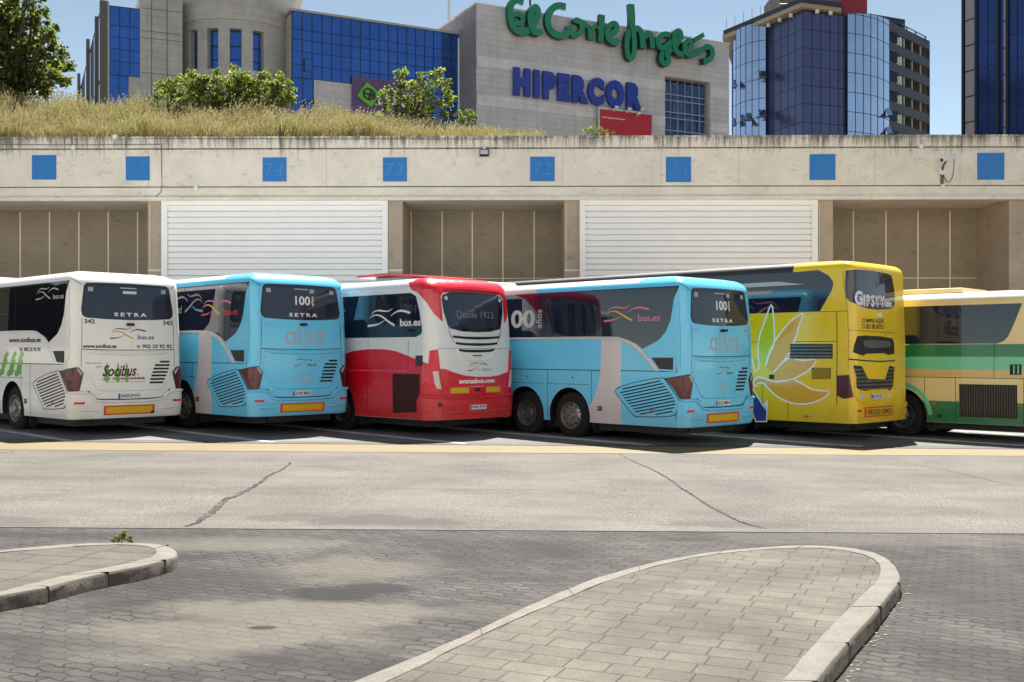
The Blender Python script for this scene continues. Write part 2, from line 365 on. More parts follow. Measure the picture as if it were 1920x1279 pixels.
def island(name, outer, inner, slab, label, hh=.125, joints=()):
    root = empty(name, (0, 0, 0)); tag(root, label, 'traffic island')
    def res(pts, n):                                        # resample to n points
        c = [Vector(p) for p in pts]; L = [0]
        for a, b in zip(c, c[1:]): L.append(L[-1] + (b-a).length)
        out = []
        for i in range(n):
            s = L[-1]*i/(n-1); k = max(j for j in range(len(L)) if L[j] <= s+1e-9); k = min(k, len(c)-2)
            out.append(c[k].lerp(c[k+1], (s-L[k])/max(1e-6, L[k+1]-L[k])))
        return out
    N = 90; O = res(smoothline(outer, 8), N); I = res(smoothline(inner, 8), N)
    bm = bmesh.new(); rr = random.Random(3); jit = [rr.uniform(-.004, .004) for _ in range(N)]
    def ring(pts, h, off=0):
        out = []
        for i, p in enumerate(pts):
            d = (pts[min(i+1, N-1)]-pts[max(i-1, 0)]); q = Vector((-d.y, d.x)).normalized() if d.length else Vector((0, 0))
            p2 = p + q*(off+jit[i]); out.append(bm.verts.new((p2.x, p2.y, g(p2.x)+h+jit[i]*.5)))
        return out
    rings = [ring(O, -.05), ring(O, hh-.025), ring(O, hh-.006, -.012 if True else 0), ring(O, hh, -.03), ring(I, hh), ring(I, hh-.06)]
    for ri, (A, B) in enumerate(zip(rings, rings[1:])):
        for i in range(N-1):
            f = bm.faces.new((A[i], A[i+1], B[i+1], B[i])); f.material_index = 1 if ri < 1 else 0
    k = obj('kerb', bm, ('kerb', 'kerb_face'), root, True)
    bm = bmesh.new(); vs_ = [bm.verts.new((p.x, p.y, g(p.x)+hh-.004)) for p in I]; bm.faces.new(vs_); bmesh.ops.triangulate(bm, faces=bm.faces[:])
    obj('paving', bm, slab, root)
    for i in joints:                                        # joints between kerb stones
        bm = bmesh.new()
        a, b = O[i], I[i]; d = (b-a).normalized(); q = Vector((-d.y, d.x))*.004
        a = a - d*.004
        A = [(a.x+q.x, a.y+q.y), (a.x-q.x, a.y-q.y), (b.x-q.x, b.y-q.y), (b.x+q.x, b.y+q.y)]
        prism(bm, A, lambda x, y, z: (x, y, g(x)+z), -.02, hh+.0015)
        obj('kerb_joint', bm, 'gap', root)
    return root
def GP(pts, h): return [(G(x, y, h).x, G(x, y, h).y) for x, y in pts]
out = GP([(679,1268),(878,1186),(1022,1119.5),(1151,1071),(1280,1042),(1370,1030),(1475,1022),(1553,1023),(1619,1030),(1662,1045),(1686,1069),(1688,1088),(1670,1112),(1643,1147),(1584,1213),(1530,1279)], .125)
inn = GP([(726,1277),(909,1188),(1038,1131),(1163,1080.5),(1280,1049.5),(1370,1035.5),(1470,1028),(1545,1028),(1604,1035.6),(1639,1049),(1651,1066),(1648,1084),(1634,1100),(1616,1116),(1522,1213),(1475,1268)], .125)
def ext(a, b, L): d = (Vector(a)-Vector(b)).normalized(); return tuple(Vector(a)+d*L)
out = [ext(out[0], out[1], 5)] + out + [ext(out[-1], out[-2], 4.2)]
inn = [ext(inn[0], inn[1], 5)] + inn + [ext(inn[-1], inn[-2], 4.2)]
island('kerbed_island', out, inn, 'slabs', 'rounded paved island with pale stone kerb in the right foreground', joints=(4, 10, 16, 22, 28, 34, 39, 44, 48, 53, 57, 61, 66, 70, 74, 79, 84))
out = GP([(0,1030.5),(117,1020),(215,1017),(270,1017.5),(310,1021),(330,1030),(334,1039),(331,1043),(273,1059),(218.5,1069),(164,1080.5),(78,1102),(0,1115.6)], .12)
inn = GP([(0,1036),(137,1024.5),(220,1021),(260,1022),(285,1026),(294,1034),(288,1042),(269,1049),(195,1065),(117,1080),(60,1094),(25,1103),(0,1109.5)], .12)
out = [ext(out[0], out[1], 5)] + out + [ext(out[-1], out[-2], 4)]
inn = [ext(inn[0], inn[1], 5)] + inn + [ext(inn[-1], inn[-2], 4)]
island('kerbed_island', out, inn, 'slabs_old', 'kerbed island with worn chipped kerb at the left edge', .12, joints=(30, 45, 50, 54, 59, 64, 70, 80))
# tarred cracks
def crack(pts, w, label=None, m='tar', h=.0125):
    c = smoothline([tuple(G(x, y).xy) for x, y in pts], 22); rr = random.Random(len(pts)); L, Rr = [], []; jw = 0
    for i, p in enumerate(c):
        d = (c[min(i+1, len(c)-1)]-c[max(i-1, 0)]).normalized(); q = Vector((-d.y, d.x)); ww = w*min(1, .3+1.1*i/len(c), .3+3*(len(c)-1-i)/len(c))
        jw = rr.uniform(-1, 1) if i % 3 == 0 else jw*.7; p = p + q*jw*.35*w
        L.append(tuple(p+q*ww*rr.uniform(.25, .75))); Rr.append(tuple(p-q*ww*rr.uniform(.25, .75)))
    bm = bmesh.new()
    A = [bm.verts.new((x, y, g(x)+h)) for x, y in L]; B = [bm.verts.new((x, y, g(x)+h)) for x, y in Rr]
    for i in range(len(A)-1): bm.faces.new((A[i], A[i+1], B[i+1], B[i]))
    obj('road_crack', bm, m)['kind'] = 'structure'
M['tar'] = mat('crack_tar', (.03, .028, .028), .9, spec=.1); t = NT(M['tar']); tc = t.n('ShaderNodeTexCoord').outputs['Object']
t.l(t.mix(t.ramp(t.math('ADD', t.math('MULTIPLY', t.noise(tc, 9, 5, .8), .6), t.math('MULTIPLY', t.noise(tc, 1.6, 3, .6), .4)), [(.42, 0.0), (.60, 1.0)]), (.028, .026, .026, 1), (.115, .104, .09, 1)), t.b.inputs['Base Color'])
M['fine_crack'] = mat('fine_crack', (.1, .09, .08), .9)
crack([(545,868),(532,880),(505,893),(478,912),(455,925),(425,938),(402,958),(385,970),(372,981),(345,989)], .075)
crack([(1160,852),(1192,868),(1220,880),(1260,903),(1278,917),(1300,930),(1330,950),(1365,968),(1395,982),(1436,993)], .038)
crack([(0,913),(300,913.5),(640,916),(1000,919),(1280,920),(1480,920)], .012, m='fine_crack')
crack([(1640,852),(1700,868),(1780,884),(1850,900),(1920,914)], .02, m='fine_crack')
crack([(600,852),(900,851),(1300,853)], .01, m='fine_crack')
# litter along the right kerb
bm = bmesh.new()
for i in range(60):
    t_ = rnd.random(); x = 1700 - 130*t_ + rnd.gauss(0, 5); y = 1085 + 195*t_ + abs(rnd.gauss(0, 6)); x = x - 0*t_
    p = G(x+4, y+12, .006); s = rnd.uniform(.004, .012); a = rnd.random()*3
    box(bm, p.x-s, p.y-s*.5, p.z, p.x+s, p.y+s*.5, p.z+s*.4)
for i in range(35):
    p = G(rnd.uniform(0, 1920), rnd.uniform(1010, 1279), .006); s = rnd.uniform(.003, .008)
    if -1 < p.x < 4 and p.y < 12 and rnd.random() < 0: continue
    box(bm, p.x-s, p.y-s*.5, p.z, p.x+s, p.y+s*.5, p.z+s*.4)
tag(obj('litter', bm, mat('dry_litter', (.42, .36, .26), .8, vary=.6, vscale=30)), 'dry leaf crumbs and grit strewn beside the kerb', 'litter', kind='stuff')

# ------------------------------------------------------------------ coaches
class Bus:
    def __init__(s, name, X0, Y0, be, dz, L, ht, wp, label, paint_fn, mats, wheels, c=.17, rs=.24, rr=.30, lean=.10, zb=.38, W=2.55, bulge=.05, crown=.07, group='coaches parked diagonally in a row', tum=.05):
        s.X0, s.Y0, s.be, s.dz, s.L, s.ht, s.W, s.c, s.rs, s.rr, s.lean, s.zb, s.bulge, s.tum = X0, Y0, R(be), dz, L, ht, W, c, rs, rr, lean, zb, bulge, tum
        s.root = empty(name, (X0, Y0, dz), s.be); tag(s.root, label, 'coach', group)
        s.wheels = wheels
        s.build_body(wp, mats, crown); 
    # photo -> surface coordinates (metres along the skin from the rear left corner, height above the ground)
    def side(s, px, py, v0=0.0):
        k = (px-960)/F; X0 = s.X0 + v0*cos(s.be); Y0 = s.Y0 + v0*sin(s.be)
        u = (X0-k*Y0)/(sin(s.be)+k*cos(s.be)); Y = Y0+u*cos(s.be); return (-u, H-(py-YH)*Y/F-s.dz)
    def rear(s, px, py, u0=0.0):
        k = (px-960)/F; X0 = s.X0 - u0*sin(s.be); Y0 = s.Y0 + u0*cos(s.be)
        v = (k*Y0-X0)/(cos(s.be)-k*sin(s.be)); Y = Y0+v*sin(s.be); return (v, H-(py-YH)*Y/F-s.dz)
    def any(s, px, py):
        a = s.side(px, py); return a if a[0] < 0 else s.rear(px, py)
    def S(s, pts, spec=None): return [s.side(*p) for p in (zo(spec, pts) if spec else pts)]
    def Rr(s, pts, spec=None): return [s.rear(*p) for p in (zo(spec, pts) if spec else pts)]
    def A(s, pts, spec=None): return [s.any(*p) for p in (zo(spec, pts) if spec else pts)]
    def insets(s, z):
        zt = s.ht; a = s.tum*max(0, (z-1.2)/(zt-1.2)); low = max(0, (.75-z))*.06
        q = max(0.0, min(1.0, (z-(zt-s.rs))/s.rs)); i_s = a + low + s.rs*(1-math.sqrt(max(0, 1-q*q)))
        q = max(0.0, min(1.0, (z-(zt-s.rr))/s.rr)); lr = s.lean*max(0, (z-2.2)/(zt-2.2)) + max(0, (.7-z))*.08
        i_r = lr + s.rr*(1-math.sqrt(max(0, 1-q*q))); return i_s, i_r
    def base(s, q):
        L, W, c = s.L, s.W, s.c
        if q < -c: return (-q, 0.0)
        if q < c: th = (q+c)/(2*c)*pi/2; return (c-c*sin(th), c-c*cos(th))
        if q < W-c: return (0.0, q)
        if q < W+c: th = (q-W+c)/(2*c)*pi/2; return (c-c*cos(th), W-c+c*sin(th))
        return (q-W, W)
    def T(s, u, v, z):
        i_s, i_r = s.insets(z); W = s.W; L = s.L
        if u < 1: u = u - s.bulge*(1-((v-W/2)/(W/2))**2)*(1-u) + i_r*(1-u)
        if u > L-1: u = u - i_r*1.6*(u-L+1) + .0
        v = i_s + v*(W-2*i_s)/W
        return Vector((v, u, z))
    def surf(s, q, z, off=0.0):
        p = s.T(*s.base(q), z)
        e = .02; du = s.T(*s.base(q+e), z) - s.T(*s.base(q-e), z); dz = s.T(*s.base(q), min(z+e, s.ht-.001)) - s.T(*s.base(q), z-e)
        n = du.cross(dz); n.normalize(); return p + n*off
    def build_body(s, wp, mats, crown):
        L, W, c = s.L, s.W, s.c; cf = .35
        plan = []
        u = L-cf
        us = [L-cf]
        while us[-1] > 2: us.append(us[-1]-.5)
        us = us + [1.75, 1.5, 1.25, 1.0, .8, .6, .45, .3]
        us = sorted(set(round(x, 3) for x in us if x > c+.02), reverse=True)
        for u in us: plan.append((u, 0.0))
        for i in range(7): th = i/6*pi/2; plan.append((c-c*sin(th), c-c*cos(th)))
        for i in range(1, 12): plan.append((0.0, c+(W-2*c)*i/12))
        for i in range(7): th = i/6*pi/2; plan.append((c-c*cos(th), W-c+c*sin(th)))
        for u in us[::-1]: plan.append((u, W))
        for i in range(1, 7): th = i/6*pi/2; plan.append((L-cf+cf*sin(th), W-cf+cf*cos(th)))
        for i in range(1, 8): plan.append((L, W-cf-(W-2*cf)*i/8))
        for i in range(0, 6): th = i/6*pi/2; plan.append((L-cf+cf*cos(th), cf-cf*sin(th)))
        zt = s.ht; zs = [s.zb, .5, .7, .95, 1.2, 1.5, 1.8, 2.1, 2.4, 2.7, 2.95]
        zs = [z for z in zs if z < zt-.35] + [zt-.32, zt-.24, zt-.18, zt-.13, zt-.09, zt-.055, zt-.03, zt-.012, zt-.001]
        bm = bmesh.new(); rings = [[bm.verts.new(s.T(u, v, z)) for u, v in plan] for z in zs]
        for k, ins, dz_ in ((0, .25, .03), (1, .6, .055), (2, 1.0, crown)):
            r_ = []
            for p in rings[len(zs)-1]:
                x, y = p.co.x, p.co.y; cx = W/2; nx = cx + (x-cx)*(1-ins/(W/2+.28)); ny = min(max(y, .28+ins), L-.4-ins)
                r_.append(bm.verts.new((nx, ny, zt+dz_)))
            rings.append(r_)
        n = len(plan); faces = []
        for A, B in zip(rings, rings[1:]):
            for j in range(n):
                q = (A[j], A[(j+1) % n], B[(j+1) % n], B[j])
                try: faces.append(bm.faces.new(q))
                except Exception: pass
        bm.faces.new(rings[0][::-1]); bm.faces.new(rings[-1])
        for f in bm.faces:
            f.smooth = True; cpt = f.calc_center_median(); f.material_index = wp(cpt.y, cpt.x, cpt.z)
        me = bpy.data.meshes.new('body'); bmesh.ops.recalc_face_normals(bm, faces=bm.faces); bm.to_mesh(me); bm.free()
        s.body = link('body', me, s.root, list(mats) + ['black']); s.nm = len(mats)
        me.set_sharp_from_angle(angle=R(50))
        s.cut(s.body)
    def cut(s, o, black=None):
        bm = bmesh.new(); k = len(o.data.materials)-1
        for (u, r_) in s.wheels:
            for v0, v1 in ((-.3, .55), (s.W-.55, s.W+.3)):
                mt = Matrix.Translation((0, u, .50))
                A, B = [], []
                for j in range(28):
                    th = 2*pi*j/28; yy = u+r_*cos(th)*1.02; zz = .50+r_*sin(th)*(1.06 if sin(th) > 0 else 1.2)
                    A.append(bm.verts.new((v0, yy, zz))); B.append(bm.verts.new((v1, yy, zz)))
                bm.faces.new(A[::-1]); bm.faces.new(B)
                for j in range(28): bm.faces.new((A[j], A[(j+1) % 28], B[(j+1) % 28], B[j]))
        for f in bm.faces: f.material_index = k
        bmesh.ops.recalc_face_normals(bm, faces=bm.faces)
        me = bpy.data.meshes.new('cutter'); bm.to_mesh(me); bm.free()
        for m in o.data.materials: me.materials.append(m)
        c = bpy.data.objects.new('cutter', me); C.objects.link(c); c.parent = o.parent
        bpy.context.view_layer.update()
        md = o.modifiers.new('b', 'BOOLEAN'); md.operation = 'DIFFERENCE'; md.object = c; md.solver = 'EXACT'
        dg = bpy.context.evaluated_depsgraph_get(); nm = bpy.data.meshes.new_from_object(o.evaluated_get(dg)); nm.name = o.name
        o.modifiers.clear(); old = o.data; o.data = nm; bpy.data.objects.remove(c); bpy.data.meshes.remove(me); bpy.data.meshes.remove(old)
    def patch(s, name, polys, m, off=.005, parent=None, holes=(), cut=False, thick=.012, fine=.22, smooth=True):
        """decal or panel that follows the skin; polys = list of outlines in (q, z)"""
        if polys and isinstance(polys[0][0], (int, float)): polys = [polys]
        t = bmesh.new()
        def loop(p): 
            vs_ = [t.verts.new((a, b, 0)) for a, b in p]; return [t.edges.new((vs_[i], vs_[(i+1) % len(vs_)])) for i in range(len(vs_))]
        for p in polys:
            es = loop(p)
            for h in holes: es += loop(h)
            bmesh.ops.triangle_fill(t, edges=es, use_beauty=True, use_dissolve=False)
        return s._wrap(t, name, m, off, parent, cut, thick, fine, smooth)
    def _wrap(s, t, name, m, off, parent, cut, thick, fine=.22, smooth=True):
        if not t.verts: t.free(); return None
        for f in t.faces:
            if f.normal.z < 0: f.normal_flip()
        q0 = min(v.co.x for v in t.verts); q1 = max(v.co.x for v in t.verts); z0 = min(v.co.y for v in t.verts); z1 = max(v.co.y for v in t.verts)
        cuts = []
        c, W = s.c, s.W
        for a, b, n in ((-c, c, 6), (W-c, W+c, 6)): cuts += [a+(b-a)*i/n for i in range(n+1)]
        q = c
        while q < W-c: cuts.append(q); q += .25
        cuts += [-1, W+1]
        for q in cuts:
            if q0 < q < q1: bmesh.ops.bisect_plane(t, geom=t.verts[:]+t.edges[:]+t.faces[:], dist=1e-6, plane_co=(q, 0, 0), plane_no=(1, 0, 0))
        zc = [.7, 1.2, 2.2] + [s.ht-s.rr+s.rr*x for x in (0, .25, .45, .6, .72, .82, .9, .95)]
        for z in zc:
            if z0 < z < z1: bmesh.ops.bisect_plane(t, geom=t.verts[:]+t.edges[:]+t.faces[:], dist=1e-6, plane_co=(0, z, 0), plane_no=(0, 1, 0))
        bmesh.ops.remove_doubles(t, verts=t.verts, dist=1e-6)
        gg = bmesh.ops.extrude_face_region(t, geom=t.faces[:]); top = {e for e in gg['geom'] if isinstance(e, bmesh.types.BMVert)}
        for v in t.verts: v.co = s.surf(v.co.x, v.co.y, off if v in top else off-thick)
        o = obj(name, t, m if isinstance(m, (list, tuple)) else (m,), parent or s.root)
        if cut:
            o.data.materials.append(M['black']); s.cut(o)
        return o
    def rect(s, name, a, b, m, **k): return s.patch(name, [(a[0], a[1]), (b[0], a[1]), (b[0], b[1]), (a[0], b[1])], m, **k)
    def line(s, name, pts, wd, m='gap', off=.002, **k): return s.patch(name, ribbon_poly(pts, wd, n=1), m, off=off, **k)
    def text(s, txt, q0, z0, q1, z1, m, bold=0, shear=0, off=.004, parent=None, name='lettering', rot=False, spacing=1.0):
        V, Fc = text2d(txt, bold, shear, spacing); t = bmesh.new()
        if rot: vs_ = [t.verts.new((q1-y*(q1-q0) if False else q0+(1-y)*(q1-q0), z0+x*(z1-z0), 0)) for x, y in V]
        else: vs_ = [t.verts.new((q0+x*(q1-q0), z0+y*(z1-z0), 0)) for x, y in V]
        for f in Fc:
            try: t.faces.new([vs_[i] for i in f])
            except Exception: pass
        bmesh.ops.remove_doubles(t, verts=t.verts, dist=1e-6)
        return s._wrap(t, name, m, off, parent, False, .004)
    def logo(s, q0, z0, q1, z1, cols, off=.004, parent=None, txt=True, bold=.01, mirror=False):
        X = lambda x, y: (q0+(x-530)/640*(q1-q0), z1-(y-980)/170*(z1-z0))
        w_ = abs(z1-z0)/170
        for pts, ws, cidx in ((((565,1035),(600,1003),(650,990),(720,997),(780,1000),(830,976)), (3, 17, 4), 0), (((545,1065),(600,1038),(660,1036),(720,1060),(780,1100),(858,1140)), (3, 17, 22), 1),
                              (((812,1050),(860,1018),(920,1002),(980,1008),(1046,1026)), (3, 18, 22), 2), (((528,1140),(600,1134),(660,1124),(742,1088)), (22, 16, 3), 3)):
            s.patch('swoosh', ribbon_poly([X(*p) for p in pts], ws[0]*w_, ws[1]*w_, ws[2]*w_, 4), cols[cidx], off=off, thick=.004, parent=parent)
        if txt: a = X(925, 1152); b = X(1170, 1080); s.text('bus.es', a[0], a[1], b[0], b[1], cols[4], bold, off=off, parent=parent)
    def lip(s, name, pts, r, m, off=.0, n=3, parent=None, squash=1.0):
        """rounded raised moulding swept along the skin"""
        c = smoothline(pts, n); t = bmesh.new(); k = len(c); rings = []
        for i, p in enumerate(c):
            d = c[min(i+1, k-1)]-c[max(i-1, 0)]; d.normalize(); q = Vector((-d.y, d.x)); e = min(1.0, .25+min(i, k-1-i)*.5)
            ring = []
            for j in range(9):
                a = pi*j/8; w_ = cos(a)*r*squash*e; h_ = sin(a)*r*e
                ring.append(t.verts.new(s.surf(p.x+q.x*w_, p.y+q.y*w_, off+h_-.004)))
            rings.append(ring)
        for A_, B_ in zip(rings, rings[1:]):
            for j in range(8): t.faces.new((A_[j], B_[j], B_[j+1], A_[j+1]))
            t.faces.new((A_[8], B_[8], B_[0], A_[0]))
        t.faces.new(rings[0]); t.faces.new(rings[-1])
        return obj(name, t, m, parent or s.root, True)
    def wheel(s, u, right=False, style='tag', n=36, vin=.06):
        me_x = vin if not right else s.W-vin; sg = 1 if not right else -1
        def lathe(name, prof, m, parent, smooth=True):
            bm = bmesh.new(); rings = []
            for x, r_ in prof: rings.append([bm.verts.new((sg*x, r_*cos(2*pi*j/n), r_*sin(2*pi*j/n))) for j in range(n)])
            for A, B in zip(rings, rings[1:]):
                for j in range(n): bm.faces.new((A[j], A[(j+1) % n], B[(j+1) % n], B[j]))
            bm.faces.new(rings[-1][::-1])
            return obj(name, bm, m, parent, smooth)
        ty = lathe('wheel', [(.05, .29), (.012, .31), (0, .36), (.004, .44), (.02, .485), (.05, .512), (.08, .52), (.22, .52), (.26, .505), (.29, .46), (.29, .3)], 'rubber', s.root)
        ty.location = (me_x, u, .515)
        if style == 'drive':
            rim = lathe('rim', [(-.0, .0), (.0, .0001)][:0] + [(.012, .305), (-.002, .30), (.0, .285), (.03, .27), (.13, .255), (.15, .235), (.155, .17), (.12, .15), (.06, .14), (.045, .12), (.045, .01)], 'dull_steel', ty)
        else:
            rim = lathe('rim', [(.012, .305), (-.004, .30), (-.002, .288), (.03, .275), (.055, .27), (.045, .24), (.012, .205), (.01, .175), (.03, .165), (.03, .10), (-.02, .095), (-.03, .085), (-.03, .01)], 'steel', ty)
        bm = bmesh.new(); bmh = bmesh.new()
        xx = .03 if style != 'drive' else .155
        for j in range(10):
            th = 2*pi*j/10; cy, cz = .137*cos(th), .137*sin(th)
            if style != 'drive': tube(bm, [(sg*(.03), cy, cz), (sg*-.012, cy, cz)], .016, 6)
            th += pi/10; rr_ = .222; cy, cz = rr_*cos(th), rr_*sin(th); xh = .0255 if style != 'drive' else .15
            tube(bmh, [(sg*(xh+.02), cy, cz), (sg*(xh-.008), cy, cz)], .021 if style != 'drive' else .024, 10)
        if style != 'drive': obj('wheel_nuts', bm, 'nut', ty)
        else: bm.free()
        obj('hand_holes', bmh, 'black', ty)
    def undercar(s):
        bm = bmesh.new(); ws = sorted(u for u, r_ in s.wheels)
        box(bm, .25, .35, .22, s.W-.25, s.L-.4, s.zb+.2)
        for u in ws:
            tube(bm, [(.2, u, .5), (s.W-.2, u, .5)], .1, 8)
            for v0 in (.12, s.W-.5): box(bm, v0, u-.66, .16, v0+.38, u-.64, s.zb+.1)
        tube(bm, [(1.2, .5, .3), (1.2, 1.6, .3)], .12, 10); box(bm, .6, .3, .27, 1.1, .8, .42); box(bm, 1.5, .4, .25, 2.1, 1.3, .4)
        for u in ws: 
            for v0 in (.5, s.W-.8): tube(bm, [(v0, u, .515), (v0+.3, u, .515)], .5, 20)
        obj('chassis', bm, 'black', s.root)

def clipseg(poly, p, d):
    """parameter intervals of line p+t*d inside polygon"""
    ts = []
    n = len(poly)
    for i in range(n):
        a = Vector(poly[i]); b = Vector(poly[(i+1) % n]); e = b-a; den = d.x*e.y-d.y*e.x
        if abs(den) < 1e-9: continue
        r_ = a-p; t = (r_.x*e.y-r_.y*e.x)/den; u = (r_.x*d.y-r_.y*d.x)/den
        if 0 <= u < 1: ts.append(t)
    ts.sort(); return list(zip(ts[::2], ts[1::2]))
def hatch(poly, ang, pitch, wd, margin=0.0):
    d = Vector((cos(ang), sin(ang))); nrm = Vector((-d.y, d.x)); ks = [Vector(p).dot(nrm) for p in poly]; out = []
    k = min(ks)+pitch*.7
    while k < max(ks)-pitch*.3:
        for t0, t1 in clipseg(poly, nrm*k, d):
            t0 += margin; t1 -= margin
            if t1-t0 > .03:
                a = nrm*k+d*t0; b = nrm*k+d*t1; h = nrm*wd/2; out.append([tuple(a-h), tuple(b-h), tuple(b+h), tuple(a+h)])
        k += pitch
    return out
def shrink(poly, f):
    cx = sum(p[0] for p in poly)/len(poly); cy = sum(p[1] for p in poly)/len(poly); return [(cx+(x-cx)*f, cy+(y-cy)*f) for x, y in poly]
def plate(b, cx, cz, wd, ht, txt, name='number_plate'):
    o = b.rect(name, (cx-wd/2, cz-ht/2), (cx+wd/2, cz+ht/2), 'plate_white', off=.058 if b is globals().get('b3') else .024, thick=.016)
    b.rect('blue_strip', (cx-wd/2+.004, cz-ht/2+.004), (cx-wd/2+.045, cz+ht/2-.004), 'plate_blue', off=.0605 if b is globals().get('b3') else .0265, thick=.006, parent=o)
    b.text(txt, cx-wd/2+.06, cz-ht*.33, cx+wd/2-.02, cz+ht*.33, 'dark_decal', .01, off=.0605 if b is globals().get('b3') else .0265, parent=o)
Z2 = (140,510,9.135); Z3 = (120,640,7.105); Z5 = (1270,510,4.125); Zb = (310,490,3.7625); Za = (0,500,3.875); Z4 = (330,510,4.125); Z4b = (930,490,3.654); Z7 = (930, 680, 7.995)
# one coach type seen three times: outlines measured on the nearest example and used for all three
def ring_pts(cx, cz, rx, rz, a0=0, a1=360, n=18): return [(cx+rx*cos(R(a0+(a1-a0)*i/n)), cz+rz*sin(R(a0+(a1-a0)*i/n))) for i in range(n+1)]
def rounded_word(b, q0, z0, q1, z1, m, off):
    """four soft monoline letters a l s a"""
    W_ = (q1-q0)/4.1; xh = (z1-z0)*.74; t = W_*.20
    def st(k, pts): b.patch('lettering', ribbon_poly(pts, t, n=1), m, off=off+.0005*k, thick=.004)
    for q in (q0, q0+2.95*W_):
        st(0, ring_pts(q+.5*W_, z0+xh/2, .40*W_, xh/2-t/2, 20, 340, 22)); st(1, [(q+.93*W_, z0), (q+.93*W_, z0+xh)])
    st(0, [(q0+1.40*W_, z1), (q0+1.40*W_, z0+.3*xh)]+ring_pts(q0+1.62*W_, z0+.28*xh, .22*W_, .28*xh-t/2, 180, 270, 5))
    q = q0+1.95*W_
    st(0, [(q+.78*W_, z0+xh*.82), (q+.68*W_, z0+xh-t/2), (q+.35*W_, z0+xh-t/2), (q+.14*W_, z0+xh*.82), (q+.14*W_, z0+xh*.66), (q+.32*W_, z0+xh*.54), (q+.58*W_, z0+xh*.46), (q+.76*W_, z0+xh*.34), (q+.74*W_, z0+xh*.18), (q+.55*W_, z0+t/2), (q+.22*W_, z0+t/2), (q+.08*W_, z0+xh*.16)])
class Ref(Bus):
    def __init__(s, X0, Y0, be, dz): s.X0, s.Y0, s.be, s.dz = X0, Y0, R(be), dz
r1 = Ref(-9.113, 22.384, 46.116, .041); r4 = Ref(3.481, 21.922, 44.372, -.098)
def touring_coach(name, X0, Y0, be, dz, body, label, wheels, livery, L=12.3, plate_txt='', number='342'):
    two = livery != 'white'
    def wp(u, v, z):
        if livery == 'white': return 0
        if z > 3.24 and 4.1 < u < 6.0: return 1
        if z > 3.40 and u > 1.2: return 2
        return 0
    b = Bus(name, X0, Y0, be, dz, L, 3.475, wp, label, None, (body, 'pale_band', 'white_paint'), [(u, .60) for u in wheels])
    # side glass
    top = 3.275
    gl = r4.S([(1225,250),(1195,400),(1160,480),(1110,540),(1000,600),(960,565),(900,540),(850,522),(800,516)], Z4b)
    V0 = gl[8]; zb_ = 2.262
    pts = [(-L+.75, top), (-.06, top)] + gl + [(-2.6, zb_), (-L+.75, zb_)]
    b.patch('side_window', pts, 'tint_blue' if two else 'tint', off=.004)
    for k in range(6):
        q = -2.9-k*1.55; 
        b.line('window_joint', [(q, zb_+.01), (q, top-.01)], .012, off=.0065)
    # sweeping belt trim
    lo = r4.S([(800,535),(860,548),(940,592),(1000,644),(1050,702),(1090,752)], Z4b); hi = r4.S([(1120,752),(1040,650),(990,600),(960,567),(900,541),(850,523),(800,517)], Z4b)
    b.patch('belt_trim', [(-L+.75, zb_-.055), (-2.6, zb_-.055)] + lo + hi + [(-2.6, zb_), (-L+.75, zb_)], 'pale_band' if two else 'silver_paint', off=.02, thick=.03)
    b.lip('belt_edge', [(-L+.75, zb_-.03), (-2.6, zb_-.03), (-1.9, zb_-.035)] + [(a[0]+.01, a[1]+.02) for a in lo[1:]], .018, 'pale_band' if two else 'silver_paint', off=.018)
    # pale livery band
    if two:
        bl = r4.S([(718,541),(715,750),(700,850),(680,920),(650,980),(625,1010)], Z4b)
        q1 = -1.665
        poly = [(-L*0-1.665, .385), (q1, 2.205)] + [(bl[0][0], 2.205)] + bl[1:] + [(bl[-1][0]-.0, .385)]
        b.patch('livery_band', poly, 'pale_band', off=.0025, thick=.006, cut=True)
    # trunk line, panel gaps, flap lines
    zt_ = 1.527
    b.line('panel_gap', [(-L+.6, zt_), (-.20, zt_)], .018)
    for q in (-2.01, -2.50): b.line('panel_gap', [(q, .40), (q, zt_)], .013)
    us = sorted(wheels)
    for i, u in enumerate(us[:2] if len(us) > 2 else us[:1]):
        q = -u; lo_, hi_ = q-.72 if not (len(us) > 2 and i == 0) else q-.67, q+.66 if i == 0 else q+.62
        if not (len(us) > 2 and i == 0): lo_ = q-.72
        b.line('panel_gap', [(lo_, 1.21), (q+.6, 1.21)], .01); b.line('panel_gap', [(lo_, .40), (lo_, zt_)], .013)
    q = -us[-2 if len(us) > 2 else 0]-1.9 if len(us) > 2 else -us[0]-2.2
    while q > -L+1: b.line('panel_gap', [(q, .40), (q, zt_)], .013); q -= 1.5
    b.line('panel_gap', [(-.205, .40), (-.205, .95)], .013); b.line('panel_gap', [(-.205, 1.50), (-.205, 1.62)], .013)
    # fuel flap grille, lower side grille with slats
    sg = r4.S([(1065,660),(1215,660),(1215,745),(1120,738)], Z4b)
    fr = b.patch('vent', shrink(sg, 1.28), body, off=.016, thick=.03); b.patch('vent_mesh', sg, 'mesh_dark', off=.019, thick=.01, parent=fr)
    b.patch('vent_bars', hatch(sg, .9, .035, .009, .004), 'dull_steel', off=.021, thick=.004, parent=fr)
    G_ = r4.S([(815,885),(870,855),(1000,820),(1140,800),(1165,820),(1250,935),(1262,975),(1235,1040),(1190,1062),(980,1065),(940,1050),(870,960)], Z4b)
    fr = b.patch('side_grille', shrink(G_, 1.0), 'pale_band' if False else body, off=.014, thick=.03)
    b.patch('grille_edge', ribbon_poly(G_+[G_[0], G_[1]], .014, n=2), 'gap', off=.0155, thick=.006, parent=fr)
    b.patch('slat_shadow', hatch([p for p in shrink(G_, .9)], .19, .066, .026, .03), 'gap', off=.017, thick=.004, parent=fr)
